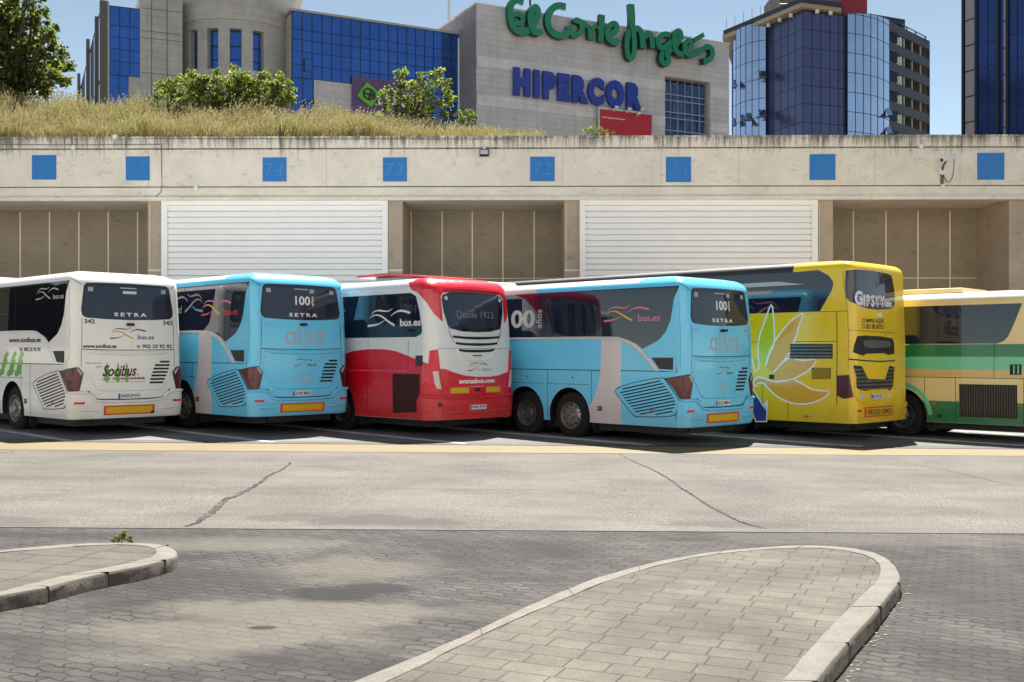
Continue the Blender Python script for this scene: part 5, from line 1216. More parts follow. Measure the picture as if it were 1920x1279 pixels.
leafy(t4_, [(1098,246,7),(1110,243,8),(1112,236,5),(1124,246,7),(1136,249,6),(1150,250,4)], 37.2, 330, .07, 'leaf_bright', 24, .15, trunk=.012)
t5_ = empty('shrub', P(270, 222, 41)); tag(t5_, 'low dark green bush in the grass left of the broad shrub', 'shrub')
leafy(t5_, [(265,198,9),(280,190,10),(292,196,8),(275,205,9)], 41, 110, .12, 'leaf_dark', 25, .3, trunk=.03)
# weed beside the left island
pw = G(228, 1022, 0); wd = empty('weed', pw); tag(wd, 'small green weed growing behind the left island kerb', 'weed')
leafy(wd, [(228,1006,8),(218,1011,6),(240,1010,6),(212,1014,4),(246,1014,4),(232,999,4)], pw.y, 16000, .016, 'green_grass', 31, .03, limbs_from=pw, trunk=.003)
pw = G(146, 1026, .12); wd = empty('weed', pw); tag(wd, 'tiny dry tuft on the kerb of the left island', 'weed')
o = blades(40, lambda rr: (rr.gauss(0, .025), rr.gauss(0, .01), 0, rr.uniform(.01, .025), .003), 'green_grass', 6); o.name = 'leaves'; o.parent = wd

# ------------------------------------------------------------------ city buildings behind
class Fac:
    """vertical facade through two photo columns at given depths; local x along it, local -y outward"""
    def __init__(s, pa, Ya, pb, Yb):
        s.a = Vector(((pa-960)/F*Ya, Ya)); s.b = Vector(((pb-960)/F*Yb, Yb)); s.d = (s.b-s.a).normalized(); s.ang = math.atan2(s.d.y, s.d.x); s.len = (s.b-s.a).length
    def uv(s, px, py):
        k = (px-960)/F; t = (k*s.a.y-s.a.x)/(s.d.x-k*s.d.y); Y = s.a.y+t*s.d.y; return (t, H-(py-YH)*Y/F)
    def root(s, name, label, cat='building'):
        r_ = empty(name, (s.a.x, s.a.y, 0), s.ang); return tag(r_, label, cat)
def stone(name, col, bw=2.1, bh=.55, band=None, joint=.75):
    m = bpy.data.materials.new(name); m.use_nodes = True; t = NT(m); tc = t.n('ShaderNodeTexCoord').outputs['Object']
    sp = t.n('ShaderNodeSeparateXYZ'); t.l(tc, sp.inputs[0]); cb = t.n('ShaderNodeCombineXYZ'); t.l(t.math('ADD', sp.outputs[0], sp.outputs[1]), cb.inputs[0]); t.l(sp.outputs[2], cb.inputs[1])
    br = t.n('ShaderNodeTexBrick'); t.l(cb.outputs[0], br.inputs['Vector']); br.offset = 0; br.inputs['Scale'].default_value = 1; br.inputs['Brick Width'].default_value = bw; br.inputs['Row Height'].default_value = bh
    br.inputs['Mortar Size'].default_value = .035; br.inputs['Mortar Smooth'].default_value = .5
    br.inputs['Color1'].default_value = col; br.inputs['Color2'].default_value = tuple(v*.93 for v in col[:3])+(1,); br.inputs['Mortar'].default_value = tuple(v*joint for v in col[:3])+(1,)
    a = t.noise(tc, .25, 6, .65); b = t.noise(t.scale(tc, 1, 1, .3), 1.5, 5, .7)
    base = t.mix(1.0, br.outputs['Color'], t.ramp(a, [(.3, .82), (.65, 1.05)]), 'MULTIPLY'); base = t.mix(1.0, base, t.ramp(b, [(.3, .85), (.65, 1.03)]), 'MULTIPLY')
    t.l(base, t.b.inputs['Base Color']); t.b.inputs['Roughness'].default_value = .75; t.bump(b, .15, .03); return m
M['stone'] = stone('grey_stone_cladding', (.60, .575, .60, 1)); M['stone_light'] = stone('pale_stone_band', (.72, .69, .71, 1), 2.1, 1.4)
M['stone_dark'] = stone('board_marked_concrete', (.46, .44, .43, 1), 3.2, .75)
def facade_glass(name, col, rough=.12, metal=.75, vary=.25):
    m = bpy.data.materials.new(name); m.use_nodes = True; t = NT(m); tc = t.n('ShaderNodeTexCoord').outputs['Object']
    a = t.noise(t.scale(tc, .5, .5, .5), .6, 3, .5); b = t.noise(t.scale(tc, .3, .3, 2.0), 1.2, 3, .5)
    t.l(t.mix(1.0, col, t.ramp(t.math('ADD', t.math('MULTIPLY', a, .6), t.math('MULTIPLY', b, .4)), [(.35, 1-vary), (.65, 1.0)]), 'MULTIPLY'), t.b.inputs['Base Color'])
    t.b.inputs['Roughness'].default_value = rough; t.b.inputs['Metallic'].default_value = metal; t.b.inputs['Specular IOR Level'].default_value = .6; t.bump(a, .08, .2); return m
M['blue_glass'] = facade_glass('blue_mirror_glass', (.045, .15, .50, 1), .14, .6)
M['navy_glass'] = facade_glass('navy_glass', (.075, .09, .20, 1), .2, .4)
M['sky_glass'] = facade_glass('sky_blue_mirror_glass', (.50, .60, .78, 1), .07, .9, .15)
M['deep_glass'] = facade_glass('deep_blue_glass', (.02, .05, .21, 1), .15, .4)
M['mullion'] = mat('dark_mullion', (.02, .025, .05), .5, .2)
M['glass_dark'] = facade_glass('shaded_window_glass', (.01, .02, .05, 1), .1, .3)
def fbox(bm, x0, x1, z0, z1, d0, d1, mi=0): box(bm, x0, -d1, z0, x1, -d0, z1, mi)
def grid(root, x0, x1, z0, z1, nx, nz, glass, d=.0, mw=.07, name='glass_wall', zs=None, xs=None):
    bm = bmesh.new(); fbox(bm, x0, x1, z0, z1, d-.3, d); o = obj(name, bm, glass, root)
    bm = bmesh.new(); xs = xs or [x0+(x1-x0)*i/nx for i in range(nx+1)]; zs = zs or [z0+(z1-z0)*i/nz for i in range(nz+1)]
    for x in xs: fbox(bm, x-mw/2, x+mw/2, z0, z1, d-.1, d+.05)
    for z in zs: fbox(bm, x0, x1, z-mw*.4, z+mw*.4, d-.1, d+.04)
    obj('mullions', bm, 'mullion', o); return o
ZF = 2.0
# --- store block with the signs
fb = Fac(893, 100, 1367, 113.2); rb = fb.root('department_store', 'grey stone department store block with green script sign and blue lettering')
hB = fb.uv(893, 8)[1]; bm = bmesh.new(); wx0, wz1 = fb.uv(1247, 143); wx1 = fb.uv(1331, 150)[0]
fbox(bm, 0, wx0, ZF, hB, -14, 0); fbox(bm, wx1, fb.len, ZF, hB, -14, 0); fbox(bm, wx0, wx1, wz1, hB, -14, 0); fbox(bm, wx0, wx1, ZF, wz1, -14, -1.5)
o_ = obj('wall', bm, 'stone', rb)
fs = Fac(835, 108.5, 893, 100)
bm = bmesh.new(); Ms = rb.matrix_basis.inverted() if False else None
inv = (Matrix.Translation((fb.a.x, fb.a.y, 0)) @ Matrix.Rotation(fb.ang, 4, 'Z')).inverted()
pA = inv @ Vector((fs.a.x, fs.a.y, 0)); prism(bm, [(pA.x, pA.y), (-.0, 0), (0, 14), (pA.x, 14)], lambda a, b, d: (a, b, d), ZF, hB-.02); obj('side_wall', bm, 'stone', rb)
bm = bmesh.new()
for (ya, yb, w_) in ((107, 107, 1), (180, 180, 1)):
    z0 = fb.uv(893, ya+2)[1]; fbox(bm, .02, wx0-.02, z0-.7, z0+.25, -.05, .06)
    fbox(bm, wx1+.02, fb.len-.02, z0-.7, z0+.25, -.05, .06)
zt_ = hB-2.2; obj('stone_band', bm, 'stone_light', rb)
bm = bmesh.new(); fbox(bm, -.1, fb.len+.05, hB, hB+.15, -14.1, .12); obj('coping', bm, 'stone_light', rb)
bm = bmesh.new()
for y in (179, 190, 212, 223, 246): z = fb.uv(1290, y)[1]; fbox(bm, wx0+.1, wx1-.1, z-.05, z+.05, -.52, -.45)
for i in range(7): x = wx0+.1+(wx1-wx0-.2)*i/6; fbox(bm, x-.035, x+.035, ZF, wz1-.1, -.54, -.47)
obj('window_bars', bm, mat('pale_bar', (.30, .36, .48), .4, .3), rb)
o = grid(rb, wx0+.1, wx1-.1, ZF, wz1-.1, 6, 1, 'glass_dark', -1.0, .05, 'shrouded_window', zs=[fb.uv(1290, y)[1] for y in (179, 190, 212, 223, 246)])
M['tarp'] = mat('blue_tarp', (.05, .11, .28), .3, .0, vary=.6, vscale=2.5)
bm = bmesh.new(); rr = random.Random(4)
vv = [[bm.verts.new((wx0+.15+(wx1-wx0-.3)*i/14, .85+rr.uniform(-.22, .12), ZF+(wz1-.3-ZF)*j/16)) for j in range(17)] for i in range(15)]
for i in range(14):
    for j in range(16): bm.faces.new((vv[i][j], vv[i+1][j], vv[i+1][j+1], vv[i][j+1]))
obj('tarp', bm, 'tarp', rb)
# green script sign
M['sign_green'] = mat('sign_green', srgb(26, 128, 94), .4, vary=.05); M['sign_edge'] = mat('sign_edge_green', srgb(14, 66, 50), .5)
sc = 5.814; e3 = lambda L: [(930+x/sc, y/sc) for x, y in L]; e4 = lambda L: [(1130+x/sc, y/sc) for x, y in L]
strokes = [(e3([(265,42),(200,22),(145,50),(118,115),(122,200),(130,270),(155,325),(205,368),(265,372),(320,345),(370,285),(400,215),(412,150),(385,108),(345,140),(328,215),(332,300),(360,365),(405,385),(448,365)]), 58),
 (e3([(150,180),(205,175),(250,205),(248,258),(205,278),(165,262)]), 46),
 (e3([(722,98),(655,85),(590,105),(540,170),(522,250),(540,330),(590,390),(660,415),(725,392),(775,335)]), 60),
 (e3([(745,345),(790,300)]), 50), (e3([(775,395),(830,405),(880,370),(898,320),(868,260),(828,245),(815,275)]), 50), (e3([(868,250),(905,270),(935,295),(970,320)]), 44), (e3([(985,325),(988,455)]), 58), (e3([(990,330),(1040,310)]), 40),
 (e3([(1113,185),(1106,330),(1095,478)]), 58), (e3([(1065,340),(1130,300),(1150,310)]), 40),
 (e3([(1150,390),(1215,385),(1262,345),(1262,295),(1225,285),(1180,315),(1160,380),(1172,440),(1215,485),(1270,495)]), 52), (e4([(70,490),(130,455)]), 44), (e4([(0,410),(50,400),(100,350),(100,300),(60,285)]), 50),
 (e4([(264,70),(272,200),(272,330)]), 60), (e4([(272,330),(230,400),(212,500),(220,610),(248,660),(282,620),(290,500),(280,380),(272,320)]), 52), (e4([(290,345),(335,340),(368,385),(378,470),(382,552)]), 58), (e4([(400,440),(425,395),(462,400),(480,460),(488,552)]), 54),
 (e4([(680,405),(615,400),(555,440),(548,510),(590,548),(650,520),(690,470)]), 52), (e4([(650,500),(610,580),(585,640),(595,700),(635,722),(660,680),(640,610),(690,560)]), 52),
 (e4([(690,570),(750,500),(790,430),(785,375),(745,375),(722,440),(722,530),(755,600),(820,625)]), 54), (e4([(830,560),(890,545),(912,500),(880,470),(838,500),(832,570),(862,615),(920,620),(980,590)]), 50),
 (e4([(960,605),(1020,560),(1080,535),(1125,560),(1132,620),(1095,680),(1032,690)]), 52), (e4([(935,465),(1042,402)]), 46)]
r_ = fb.root('store_sign', 'large green handwritten style store sign along the roof edge of the stone block', 'sign')
GS = [('El', 0, 2), ('Corte', 2, 13), ('Inglés', 13, 23)]
for nm, i0, i1 in GS:
    bm = bmesh.new()
    for si in range(i0, i1):
        pts, wd = strokes[si]; wdm = wd*1.22/sc*104/F
        c = smoothline([fb.uv(x, y) for x, y in pts], 5); k = len(c); L_, R_ = [], []
        for i, p in enumerate(c):
            d = c[min(i+1, k-1)]-c[max(i-1, 0)]; d.normalize(); q = Vector((-d.y, d.x)); dd = .70+.012*si+.0035*i
            L_.append((p+q*wdm/2, dd)); R_.append((p-q*wdm/2, dd))
        fl = [bm.verts.new((p.x, -dd, p.y)) for p, dd in L_]; fr = [bm.verts.new((p.x, -dd, p.y)) for p, dd in R_]
        bl = [bm.verts.new((p.x, -.35, p.y)) for p, dd in L_]; brr = [bm.verts.new((p.x, -.35, p.y)) for p, dd in R_]
        for i in range(k-1):
            bm.faces.new((fl[i], fl[i+1], fr[i+1], fr[i]))
            for A, B in ((fl, bl), (fr, brr)): bm.faces.new((A[i], A[i+1], B[i+1], B[i])).material_index = 1
        bm.faces.new((fl[0], fr[0], brr[0], bl[0])).material_index = 1; bm.faces.new((fl[-1], fr[-1], brr[-1], bl[-1])).material_index = 1
    obj('script_word', bm, ('sign_green', 'sign_edge'), r_)
r_ = fb.root('store_sign', 'blue block capital letters sign below the green script on the stone wall', 'sign')
M['sign_navy'] = mat('sign_navy_blue', srgb(30, 56, 158), .4, vary=.04)
a = fb.uv(960, 182.5); c_ = fb.uv(1200, 207.5); zt_ = fb.uv(960, 130)[1]; zt2 = fb.uv(1199, 155)[1]
bm = bmesh.new(); text_solid(bm, 'HIPERCOR', lambda x, z, d: (x, -d, z), a[0], (a[1]+c_[1])/2, c_[0], (zt_+zt2)/2, .15, .45, .085, spacing=1.36); obj('lettering', bm, 'sign_navy', r_)
# red billboard
r_ = fb.root('billboard', 'plain red billboard with floodlights low on the stone wall', 'billboard')
a = fb.uv(1120, 208); c_ = fb.uv(1216, 219); zt_ = fb.uv(1168, 212)[1]
bm = bmesh.new(); fbox(bm, a[0]-.18, c_[0]+.22, ZF+4, zt_+.2, .35, .5); obj('frame', bm, 'alu', r_)
bm = bmesh.new(); fbox(bm, a[0], c_[0], ZF+4, zt_, .5, .56); obj('panel', bm, mat('billboard_red', srgb(178, 36, 48), .5), r_)
bm = bmesh.new(); a2 = fb.uv(1124, 221.5); c2 = fb.uv(1166, 222); text_solid(bm, 'Del 18 de junio al 31 de agosto', lambda x, z, d: (x, -d, z), a2[0], a2[1]-.12, c2[0], a2[1]+.08, .55, .58, .02); obj('lettering', bm, 'white_decal', r_)
for px, py in ((1145,206),(1169,209),(1193,210),(1186,217)):
    bm = bmesh.new(); q = fb.uv(px, py); tube(bm, [(q[0], -.5, q[1]-.3), (q[0], -1.0, q[1])], .04, 5); tube(bm, [(q[0]-.15, -1.05, q[1]), (q[0]+.15, -1.1, q[1]+.05)], .16, 8)
    obj('floodlight', bm, 'white_plastic', r_)
# --- blue glass wing between
fc = Fac(548, 96.2, 880, 104); rc = fc.root('glass_office_wing', 'long blue mirror glass wing joining the round tower and the stone block')
hC = fc.uv(548, 20)[1]; x655, z160 = fc.uv(655, 158); x587 = fc.uv(587, 150)[0]
zlo = fc.uv(587, 149)[1]
grid(rc, 0, fc.len-1.0, zlo, hC, 18, 1, 'blue_glass', 0, .06, zs=[hC-(hC-zlo)*t for t in (0, .27, .42, .60, .8, 1)])
grid(rc, 0, x587, ZF, zlo-.01, 2, 4, 'blue_glass', 0, .06)
xq = fc.uv(790, 200)[0]; grid(rc, xq, fc.len-1.0, ZF, zlo-.01, 4, 4, 'blue_glass', 0, .06)
bm = bmesh.new(); fbox(bm, x587+.05, xq-.05, ZF, zlo-.05, -2, .12); obj('stone_panel', bm, 'stone', rc)
bm = bmesh.new(); fbox(bm, -.2, fc.len-1, hC, hC+.2, -9, .1); fbox(bm, 0, fc.len-1, ZF, hC-.1, -9, -.31); obj('core_wall', bm, 'stone_dark', rc)
grid(rc, fc.len-.9, fc.len+.9, ZF, hC-.3, 1, 12, 'glass_dark', -.6, .06, 'corner_glazing')
bm = bmesh.new(); tube(bm, [(fc.uv(879, 100)[0]-1.1, -.1, ZF), (fc.uv(879, 100)[0]-1.1, -.1, hC-.4)], .12, 8); obj('downpipe', bm, 'alu', rc)
q = fc.uv(572, 0); 
for (ya, yb) in ((112, 134), (190, 208)):
    a = fc.uv(571, yb); c_ = fc.uv(584, ya); bm = bmesh.new(); fbox(bm, a[0], c_[0], a[1], c_[1], .0, .12); o = obj('open_window', bm, 'blue_glass', rc)
    bm = bmesh.new(); fbox(bm, a[0]-.06, a[0], a[1], c_[1], .0, .16); fbox(bm, c_[0], c_[0]+.06, a[1], c_[1], .0, .16); fbox(bm, a[0], c_[0], c_[1], c_[1]+.06, .0, .16); obj('window_frame', bm, 'mullion', o)
r_ = fc.root('shop_sign', 'purple sign with a green diamond cube emblem, half hidden by the sapling', 'sign')
a = fc.uv(658, 212); c_ = fc.uv(792, 158); bm = bmesh.new(); fbox(bm, a[0], c_[0], a[1], c_[1]-.1, .14, .35); obj('panel', bm, mat('sign_purple', srgb(98, 66, 118), .5), r_)
dm = [fc.uv(*p) for p in zo((640,130,6.857), [(175,355),(300,182),(470,330),(360,508)])]
bm = bmesh.new(); prism(bm, dm, lambda x, z, d: (x, -d, z), .36, .62); obj('emblem', bm, mat('emblem_green', srgb(100, 180, 50), .45), r_)
bm = bmesh.new()
cube = [[(255,300),(300,262),(365,290),(400,330),(398,392),(330,412),(262,370),(255,300)], [(255,318),(330,345),(330,412)], [(330,345),(362,290)], [(355,340),(375,345),(372,370),(352,368),(355,340)]]
for c0 in cube:
    pl_ = [fc.uv(*p) for p in zo((640,130,6.857), c0)]
    for p, q in zip(pl_, pl_[1:]): prism(bm, ribbon_poly([p, q], .14, n=1), lambda x, z, d: (x, -d, z), .6, .70+.004*cube.index(c0))
obj('cube_drawing', bm, 'dark_decal', r_)
bm = bmesh.new(); a = fc.uv(706, 199); c_ = fc.uv(760, 185); text_solid(bm, 'LUK', lambda x, z, d: (x, -d, z), a[0], a[1], c_[0], c_[1]+.2, .34, .5, .05); obj('lettering', bm, 'white_decal', r_)
# --- round tower
cyc = P(443, 0, 100.5); tw = empty('round_tower', (cyc.x, cyc.y, 0)); tag(tw, 'round grey concrete tower with tall narrow blue windows', 'building')
RT = 5.45; zW1 = H+(YH-52)*95/F; zW0 = H+(YH-128)*95/F; zR = H+(YH-36)*95/F; N = 64
bm = bmesh.new()
def ringf(z, r_): return [bm.verts.new((r_*cos(2*pi*j/N), r_*sin(2*pi*j/N), z)) for j in range(N)]
def band(prof, closed=False):
    rs_ = [ringf(z, r_) for z, r_ in prof]
    for A, B in zip(rs_, rs_[1:]):
        for j in range(N): bm.faces.new((A[j], A[(j+1) % N], B[(j+1) % N], B[j]))
band([(ZF, RT), (zW0, RT), (zW0, RT-.8)]); band([(zW1, RT-.8), (zW1, RT), (zR, RT), (zR+.05, RT+.12), (zR+3.2, RT+.5), (zR+5.2, RT+1.0), (zR+5.6, RT+1.0), (zR+5.6, 0.01)])
obj('wall', bm, 'stone_dark', tw, True)
bm = bmesh.new(); band([(zW0-.1, RT-.65), (zW1+.1, RT-.65)]); obj('window_band', bm, 'blue_glass', tw, True)
bm = bmesh.new(); npil = 17
for j in range(npil):
    th0 = R(-75.7+10-5.2)+2*pi*j/npil; th1 = th0+R(10.4)
    if sin((th0+th1)/2) > .3: continue
    k = 4; A = [(cos(th0+(th1-th0)*i/k)*(RT-.01), sin(th0+(th1-th0)*i/k)*(RT-.01)) for i in range(k+1)]+[(cos(th1-(th1-th0)*i/k)*(RT-.7), sin(th1-(th1-th0)*i/k)*(RT-.7)) for i in range(k+1)]
    prism(bm, A, lambda x, y, z: (x, y, z), zW0, zW1)
for th0, th1 in ((R(-48), R(52)),):
    k = 12; A = [(cos(th0+(th1-th0)*i/k)*(RT-.005), sin(th0+(th1-th0)*i/k)*(RT-.005)) for i in range(k+1)]+[(cos(th1-(th1-th0)*i/k)*(RT-.69), sin(th1-(th1-th0)*i/k)*(RT-.69)) for i in range(k+1)]
    prism(bm, A, lambda x, y, z: (x, y, z), zW0+.002, zW1-.002)
obj('window_piers', bm, 'stone_dark', tw)
bm = bmesh.new(); band([((zW0+zW1)/2+.3, RT-.6), ((zW0+zW1)/2+.42, RT-.6)]); band([(zW0+.9, RT-.6), (zW0+1.0, RT-.6)]); obj('window_bars', bm, 'mullion', tw)
# --- left wing
fl_ = Fac(197, 92, 335, 94.4); rl = fl_.root('glass_office_wing', 'blue glass and concrete corner wing left of the round tower'); hL = fl_.uv(200, 10)[1]
x262 = fl_.uv(262, 18)[0]; x240 = fl_.uv(241, 100)[0]; z143 = fl_.uv(241, 143)[1]; 
grid(rl, .35, x262, z143, hL, 3, 1, 'blue_glass', 0, .06, zs=[hL-(hL-z143)*t for t in (0, .28, .45, .62, .8, 1)]); grid(rl, .35, x240, ZF, z143-.01, 2, 3, 'blue_glass', 0, .06)
bm = bmesh.new(); hc2 = fl_.uv(262, -14)[1]; fbox(bm, x262, fl_.len+.3, ZF, hc2, -8, .15); fbox(bm, x240, x262-.01, ZF, z143-.05, -8, .1); fbox(bm, -.1, .34, ZF, hL+.3, -8, .1); fbox(bm, .35, x262-.01, ZF, hL+.1, -8, -.35); obj('wall', bm, 'stone_dark', rl)
bm = bmesh.new()
for px in (284, 313): x = fl_.uv(px, 0)[0]; fbox(bm, x-.04, x+.04, ZF, hc2, .1, .155)
for y in (20, 62, 75, 140): z = fl_.uv(300, y)[1]; fbox(bm, x262+.1, fl_.len+.2, z-.03, z+.03, .1, .152)
obj('wall_joint', bm, mat('joint_dark', (.12, .11, .105), .9), rl)
fd = Fac(142, 131, 192, 92); rd = fd.root('corner_wing_side', 'receding glazed side of the corner wing with dark fins'); hD = fd.uv(192, 6)[1]  # glazed side of the left corner wing, held as its own object
M['pale_glass'] = facade_glass('pale_mirror_glass', (.55, .6, .68, 1), .08, .85, .1)
grid(rd, 0, fd.len, ZF, hD, 5, 5, 'pale_glass', 0, .12)
bm = bmesh.new()
for px, wd in ((151.5, 1.2), (169, 1.1), (186, .8)):
    x = fd.uv(px, 100)[0]; zt_ = fd.uv(px, {151.5:139, 169:75, 186:33}[px])[1]; fbox(bm, x-.3, x+.3, ZF, zt_, .05, .36)
fbox(bm, fd.len-.5, fd.len+.2, ZF, hD+.2, -.4, .2); obj('fin', bm, mat('fin_grey', (.10, .095, .09), .7), rd)
# --- tall dark office tower on the right (three faces, curved light bays)
YC = 150
fe = Fac(1436, 158, 1505, 150); ff = Fac(1505, 150, 1589, 152.5); re_ = empty('office_tower', (fe.b.x, fe.b.y, 0)); tag(re_, 'dark navy glass office tower with curved pale glass bays and open floors', 'building')
hE = ff.uv(1505, 8)[1]
def tobj(name, bm, m, parent=re_, smooth=False):
    bmesh.ops.translate(bm, verts=bm.verts, vec=-Vector(re_.location)) if parent is re_ else bmesh.ops.translate(bm, verts=bm.verts, vec=-Vector(re_.location)); return obj(name, bm, m, parent, smooth)
def strip(pts, z0, z1, dz1, nz, glass, name, mw=.09, zlist=None):
    """curtain wall following plan points (x,y); mullion at every point"""
    bm = bmesh.new(); A = [bm.verts.new((p[0], p[1], z0)) for p in pts]; B = [bm.verts.new((p[0], p[1], z1+dz1*i/(len(pts)-1))) for i, p in enumerate(pts)]
    for i in range(len(pts)-1): bm.faces.new((A[i], A[i+1], B[i+1], B[i]))
    o = tobj(name, bm, glass)
    bm = bmesh.new()
    for i, p in enumerate(pts): tube(bm, [(p[0], p[1]-.02, z0), (p[0], p[1]-.02, z1+dz1*i/(len(pts)-1))], mw*.55, 4)
    for j in range(nz+1):
        z = z0+(z1-z0)*j/nz
        for p, q in zip(pts, pts[1:]): tube(bm, [(p[0], p[1]-.02, z), (q[0], q[1]-.02, z)], mw*.45, 4, cap=False)
    tobj('mullions', bm, 'mullion'); return o
def XY(px, Y): return ((px-960)/F*Y, Y)
zt2 = ff.uv(1505, 20)[1]; zf = 8.0
strip([XY(p, Y) for p, Y in ((1436,158),(1450,156.4),(1464,154.8),(1478,153.2),(1491,151.6),(1505,150))], zf, zt2, 0, 16, 'navy_glass', 'west_glass')
strip([XY(p, Y) for p, Y in ((1505,150),(1522,150.5),(1539,151),(1556,151.5),(1572,152),(1589,152.5))], zf, zt2, 0, 16, 'navy_glass', 'south_glass')
strip([XY(p, Y) for p, Y in ((1374,163),(1380,161.6),(1388,160.3),(1398,159.1),(1410,158.1),(1423,157.4),(1436,157.0))], zf, H+(YH-62)*163/F, (H+(YH-41)*157/F)-(H+(YH-62)*163/F), 15, 'sky_glass', 'curved_bay')
strip([XY(p, Y) for p, Y in ((1589,152),(1604,152.5),(1619,153.1),(1633,153.9),(1646,155),(1657,156.3),(1668,158))], zf, H+(YH-25)*152/F, (H+(YH-38)*158/F)-(H+(YH-25)*152/F), 15, 'sky_glass', 'curved_bay')
bm = bmesh.new()     # solid core
cp = [XY(1372, 165), XY(1440, 158.5), XY(1506, 150.6), XY(1588, 153.1), XY(1660, 160), XY(1655, 178), XY(1390, 180)]
prism(bm, cp, lambda x, y, z: (x, y, z), zf, hE-2.2); tobj('core', bm, 'deep_glass')
bm = bmesh.new(); rf = [XY(1356, 164), XY(1505, 148.5), XY(1580, 150.8), XY(1580, 185), XY(1380, 185)]
prism(bm, rf, lambda x, y, z: (x, y, z), hE-.1, hE+.5); tobj('roof_slab', bm, 'mullion')
bm = bmesh.new(); prism(bm, [(p[0]*.999, p[1]+.4) for p in rf], lambda x, y, z: (x, y, z), hE-.7, hE-.101); tobj('roof_fascia', bm, mat('roof_tan', (.33, .27, .2), .7))
bm = bmesh.new()
for px, Y in ((1441,156.5),(1462,154),(1483,152),(1532,150.2),(1557,150.9)): x, y = XY(px, Y); tube(bm, [(x, y, zt2-.3), (x, y, hE-.7)], .28, 6)
tobj('roof_post', bm, 'plate_white')
rc_ = ff.uv(1589, 0); bm = bmesh.new(); x0, y0 = XY(1580, 154); x1, y1_ = XY(1626, 154); box(bm, x0, 154, H+(YH-27)*154/F, x1, 164, H+(YH+40)*154/F); tobj('red_lift_house', bm, mat('lift_red', srgb(140, 20, 44), .4))
bm = bmesh.new(); x0, _ = XY(1462, 160); x1, _ = XY(1520, 160); box(bm, x0, 160, hE+.5, x1, 170, hE+6); tobj('roof_plant', bm, mat('plant_grey', (.15, .13, .12), .7))
bm = bmesh.new()
for k in range(9): px = 1462+k*7; x, y = XY(px, 158); tube(bm, [(x, y, hE+.5), (x, y, hE+2.6)], .08, 4)
x0, y0 = XY(1462, 158); x1, _ = XY(1530, 158); tube(bm, [(x0, 158, hE+2.6), (x1, 158, hE+2.6)], .08, 4)
for k in range(8): px = 1362+k*16; x, y = XY(px, 163-k*1.6); tube(bm, [(x, y, hE+.5), (x, y, hE+2.0)], .035, 4)
tobj('roof_rail', bm, mat('rail_grey', (.3, .3, .3), .5, .4))
# open floors on the right
M['column_tan'] = mat('column_tan', (.45, .4, .33), .7)
bm = bmesh.new(); bmr = bmesh.new(); YA, YB = 158, 168
def fl2(px): return XY(px, YA+(YB-YA)*(px-1668)/(1743-1668))
for k in range(9):
    ya = 40+ k*37; z = H+(YH-ya)*YA/F
    if z < zf: break
    p = [fl2(1668), fl2(1743), XY(1742, 178), XY(1668, 174)]
    prism(bm, p, lambda x, y, z_: (x, y, z_), z-1.35, z)
    for px in (1681, 1696, 1711, 1727): bmc = bmesh.new(); x, y = fl2(px); tube(bmc, [(x, y+.3, z-1.35), (x, y+.3, z-2.9)], .13, 4); tobj('floor_column', bmc, M['column_tan'])
    for px in (1742,): x, y = fl2(px); tube(bm, [(x, y+.2, z-3), (x, y+.2, z)], .2, 4)
    x, y = fl2(1686); x2, _ = fl2(1692); box(bmr, x, y+1, z-2.9, x2, y+1.4, z-1.35)
    x, y = fl2(1668); x2, _ = fl2(1680); box(bmr, x, y+1, z-2.9, x2, y+1.2, z-1.35, 1)
tobj('floor_band', bm, mat('band_navy', (.022, .03, .062), .6)); tobj('inner_wall', bmr, ('plate_white', 'glass_dark'))
bm = bmesh.new(); zt3 = H+(YH-47)*YA/F
for px in (1700, 1717, 1735): x, y = fl2(px); tube(bm, [(x, y, zt3), (x, y, zt3+1.0)], .1, 4)
a = fl2(1688); b_ = fl2(1737); tube(bm, [(a[0], a[1], zt3+1.0), (b_[0], b_[1], zt3+.9)], .1, 4)
p = [XY(1628, 160), XY(1697, 163), XY(1697, 180), XY(1628, 180)]; prism(bm, p, lambda x, y, z_: (x, y, z_), H+(YH-36)*160/F, H+(YH-25)*160/F)
tobj('top_frame', bm, 'mullion')
bm = bmesh.new(); p = [XY(1630, 161), XY(1695, 164), XY(1695, 179), XY(1630, 179)]; prism(bm, p, lambda x, y, z_: (x, y, z_), H+(YH-41)*161/F, H+(YH-36.2)*161/F); tobj('roof_fascia', bm, bpy.data.materials['roof_tan'])
# tilted-open panes
def pane(px0, px1, py0, py1, Y, out, name='open_pane'):
    x0, _ = XY(px0, Y); x1, _ = XY(px1, Y); z1 = H+(YH-py0)*Y/F; z0 = H+(YH-py1)*Y/F
    bm = bmesh.new(); v = [(x0, Y-.15, z1), (x1, Y-.15, z1), (x1, Y-out, z0), (x0, Y-out, z0)]; w_ = [(x, y+.08, z) for x, y, z in v]
    A = [bm.verts.new(p) for p in v]; B = [bm.verts.new(p) for p in w_]; bm.faces.new(A); bm.faces.new(B[::-1])
    for i in range(4): bm.faces.new((A[i], B[i], B[(i+1) % 4], A[(i+1) % 4]))
    tobj(name, bm, 'sky_glass')
    bm = bmesh.new(); v = [(x1+.02, Y-.1, z1), (x1+.02, Y-out, z0), (x1+.02, Y-.1, z0)]; bm.faces.new([bm.verts.new(p) for p in v])
    v = [(x0, Y-out, z0-.05), (x1, Y-out, z0-.05), (x1, Y, z0-.05), (x0, Y, z0-.05)]; bm.faces.new([bm.verts.new(p) for p in v]); tobj('pane_gap', bm, 'mullion')
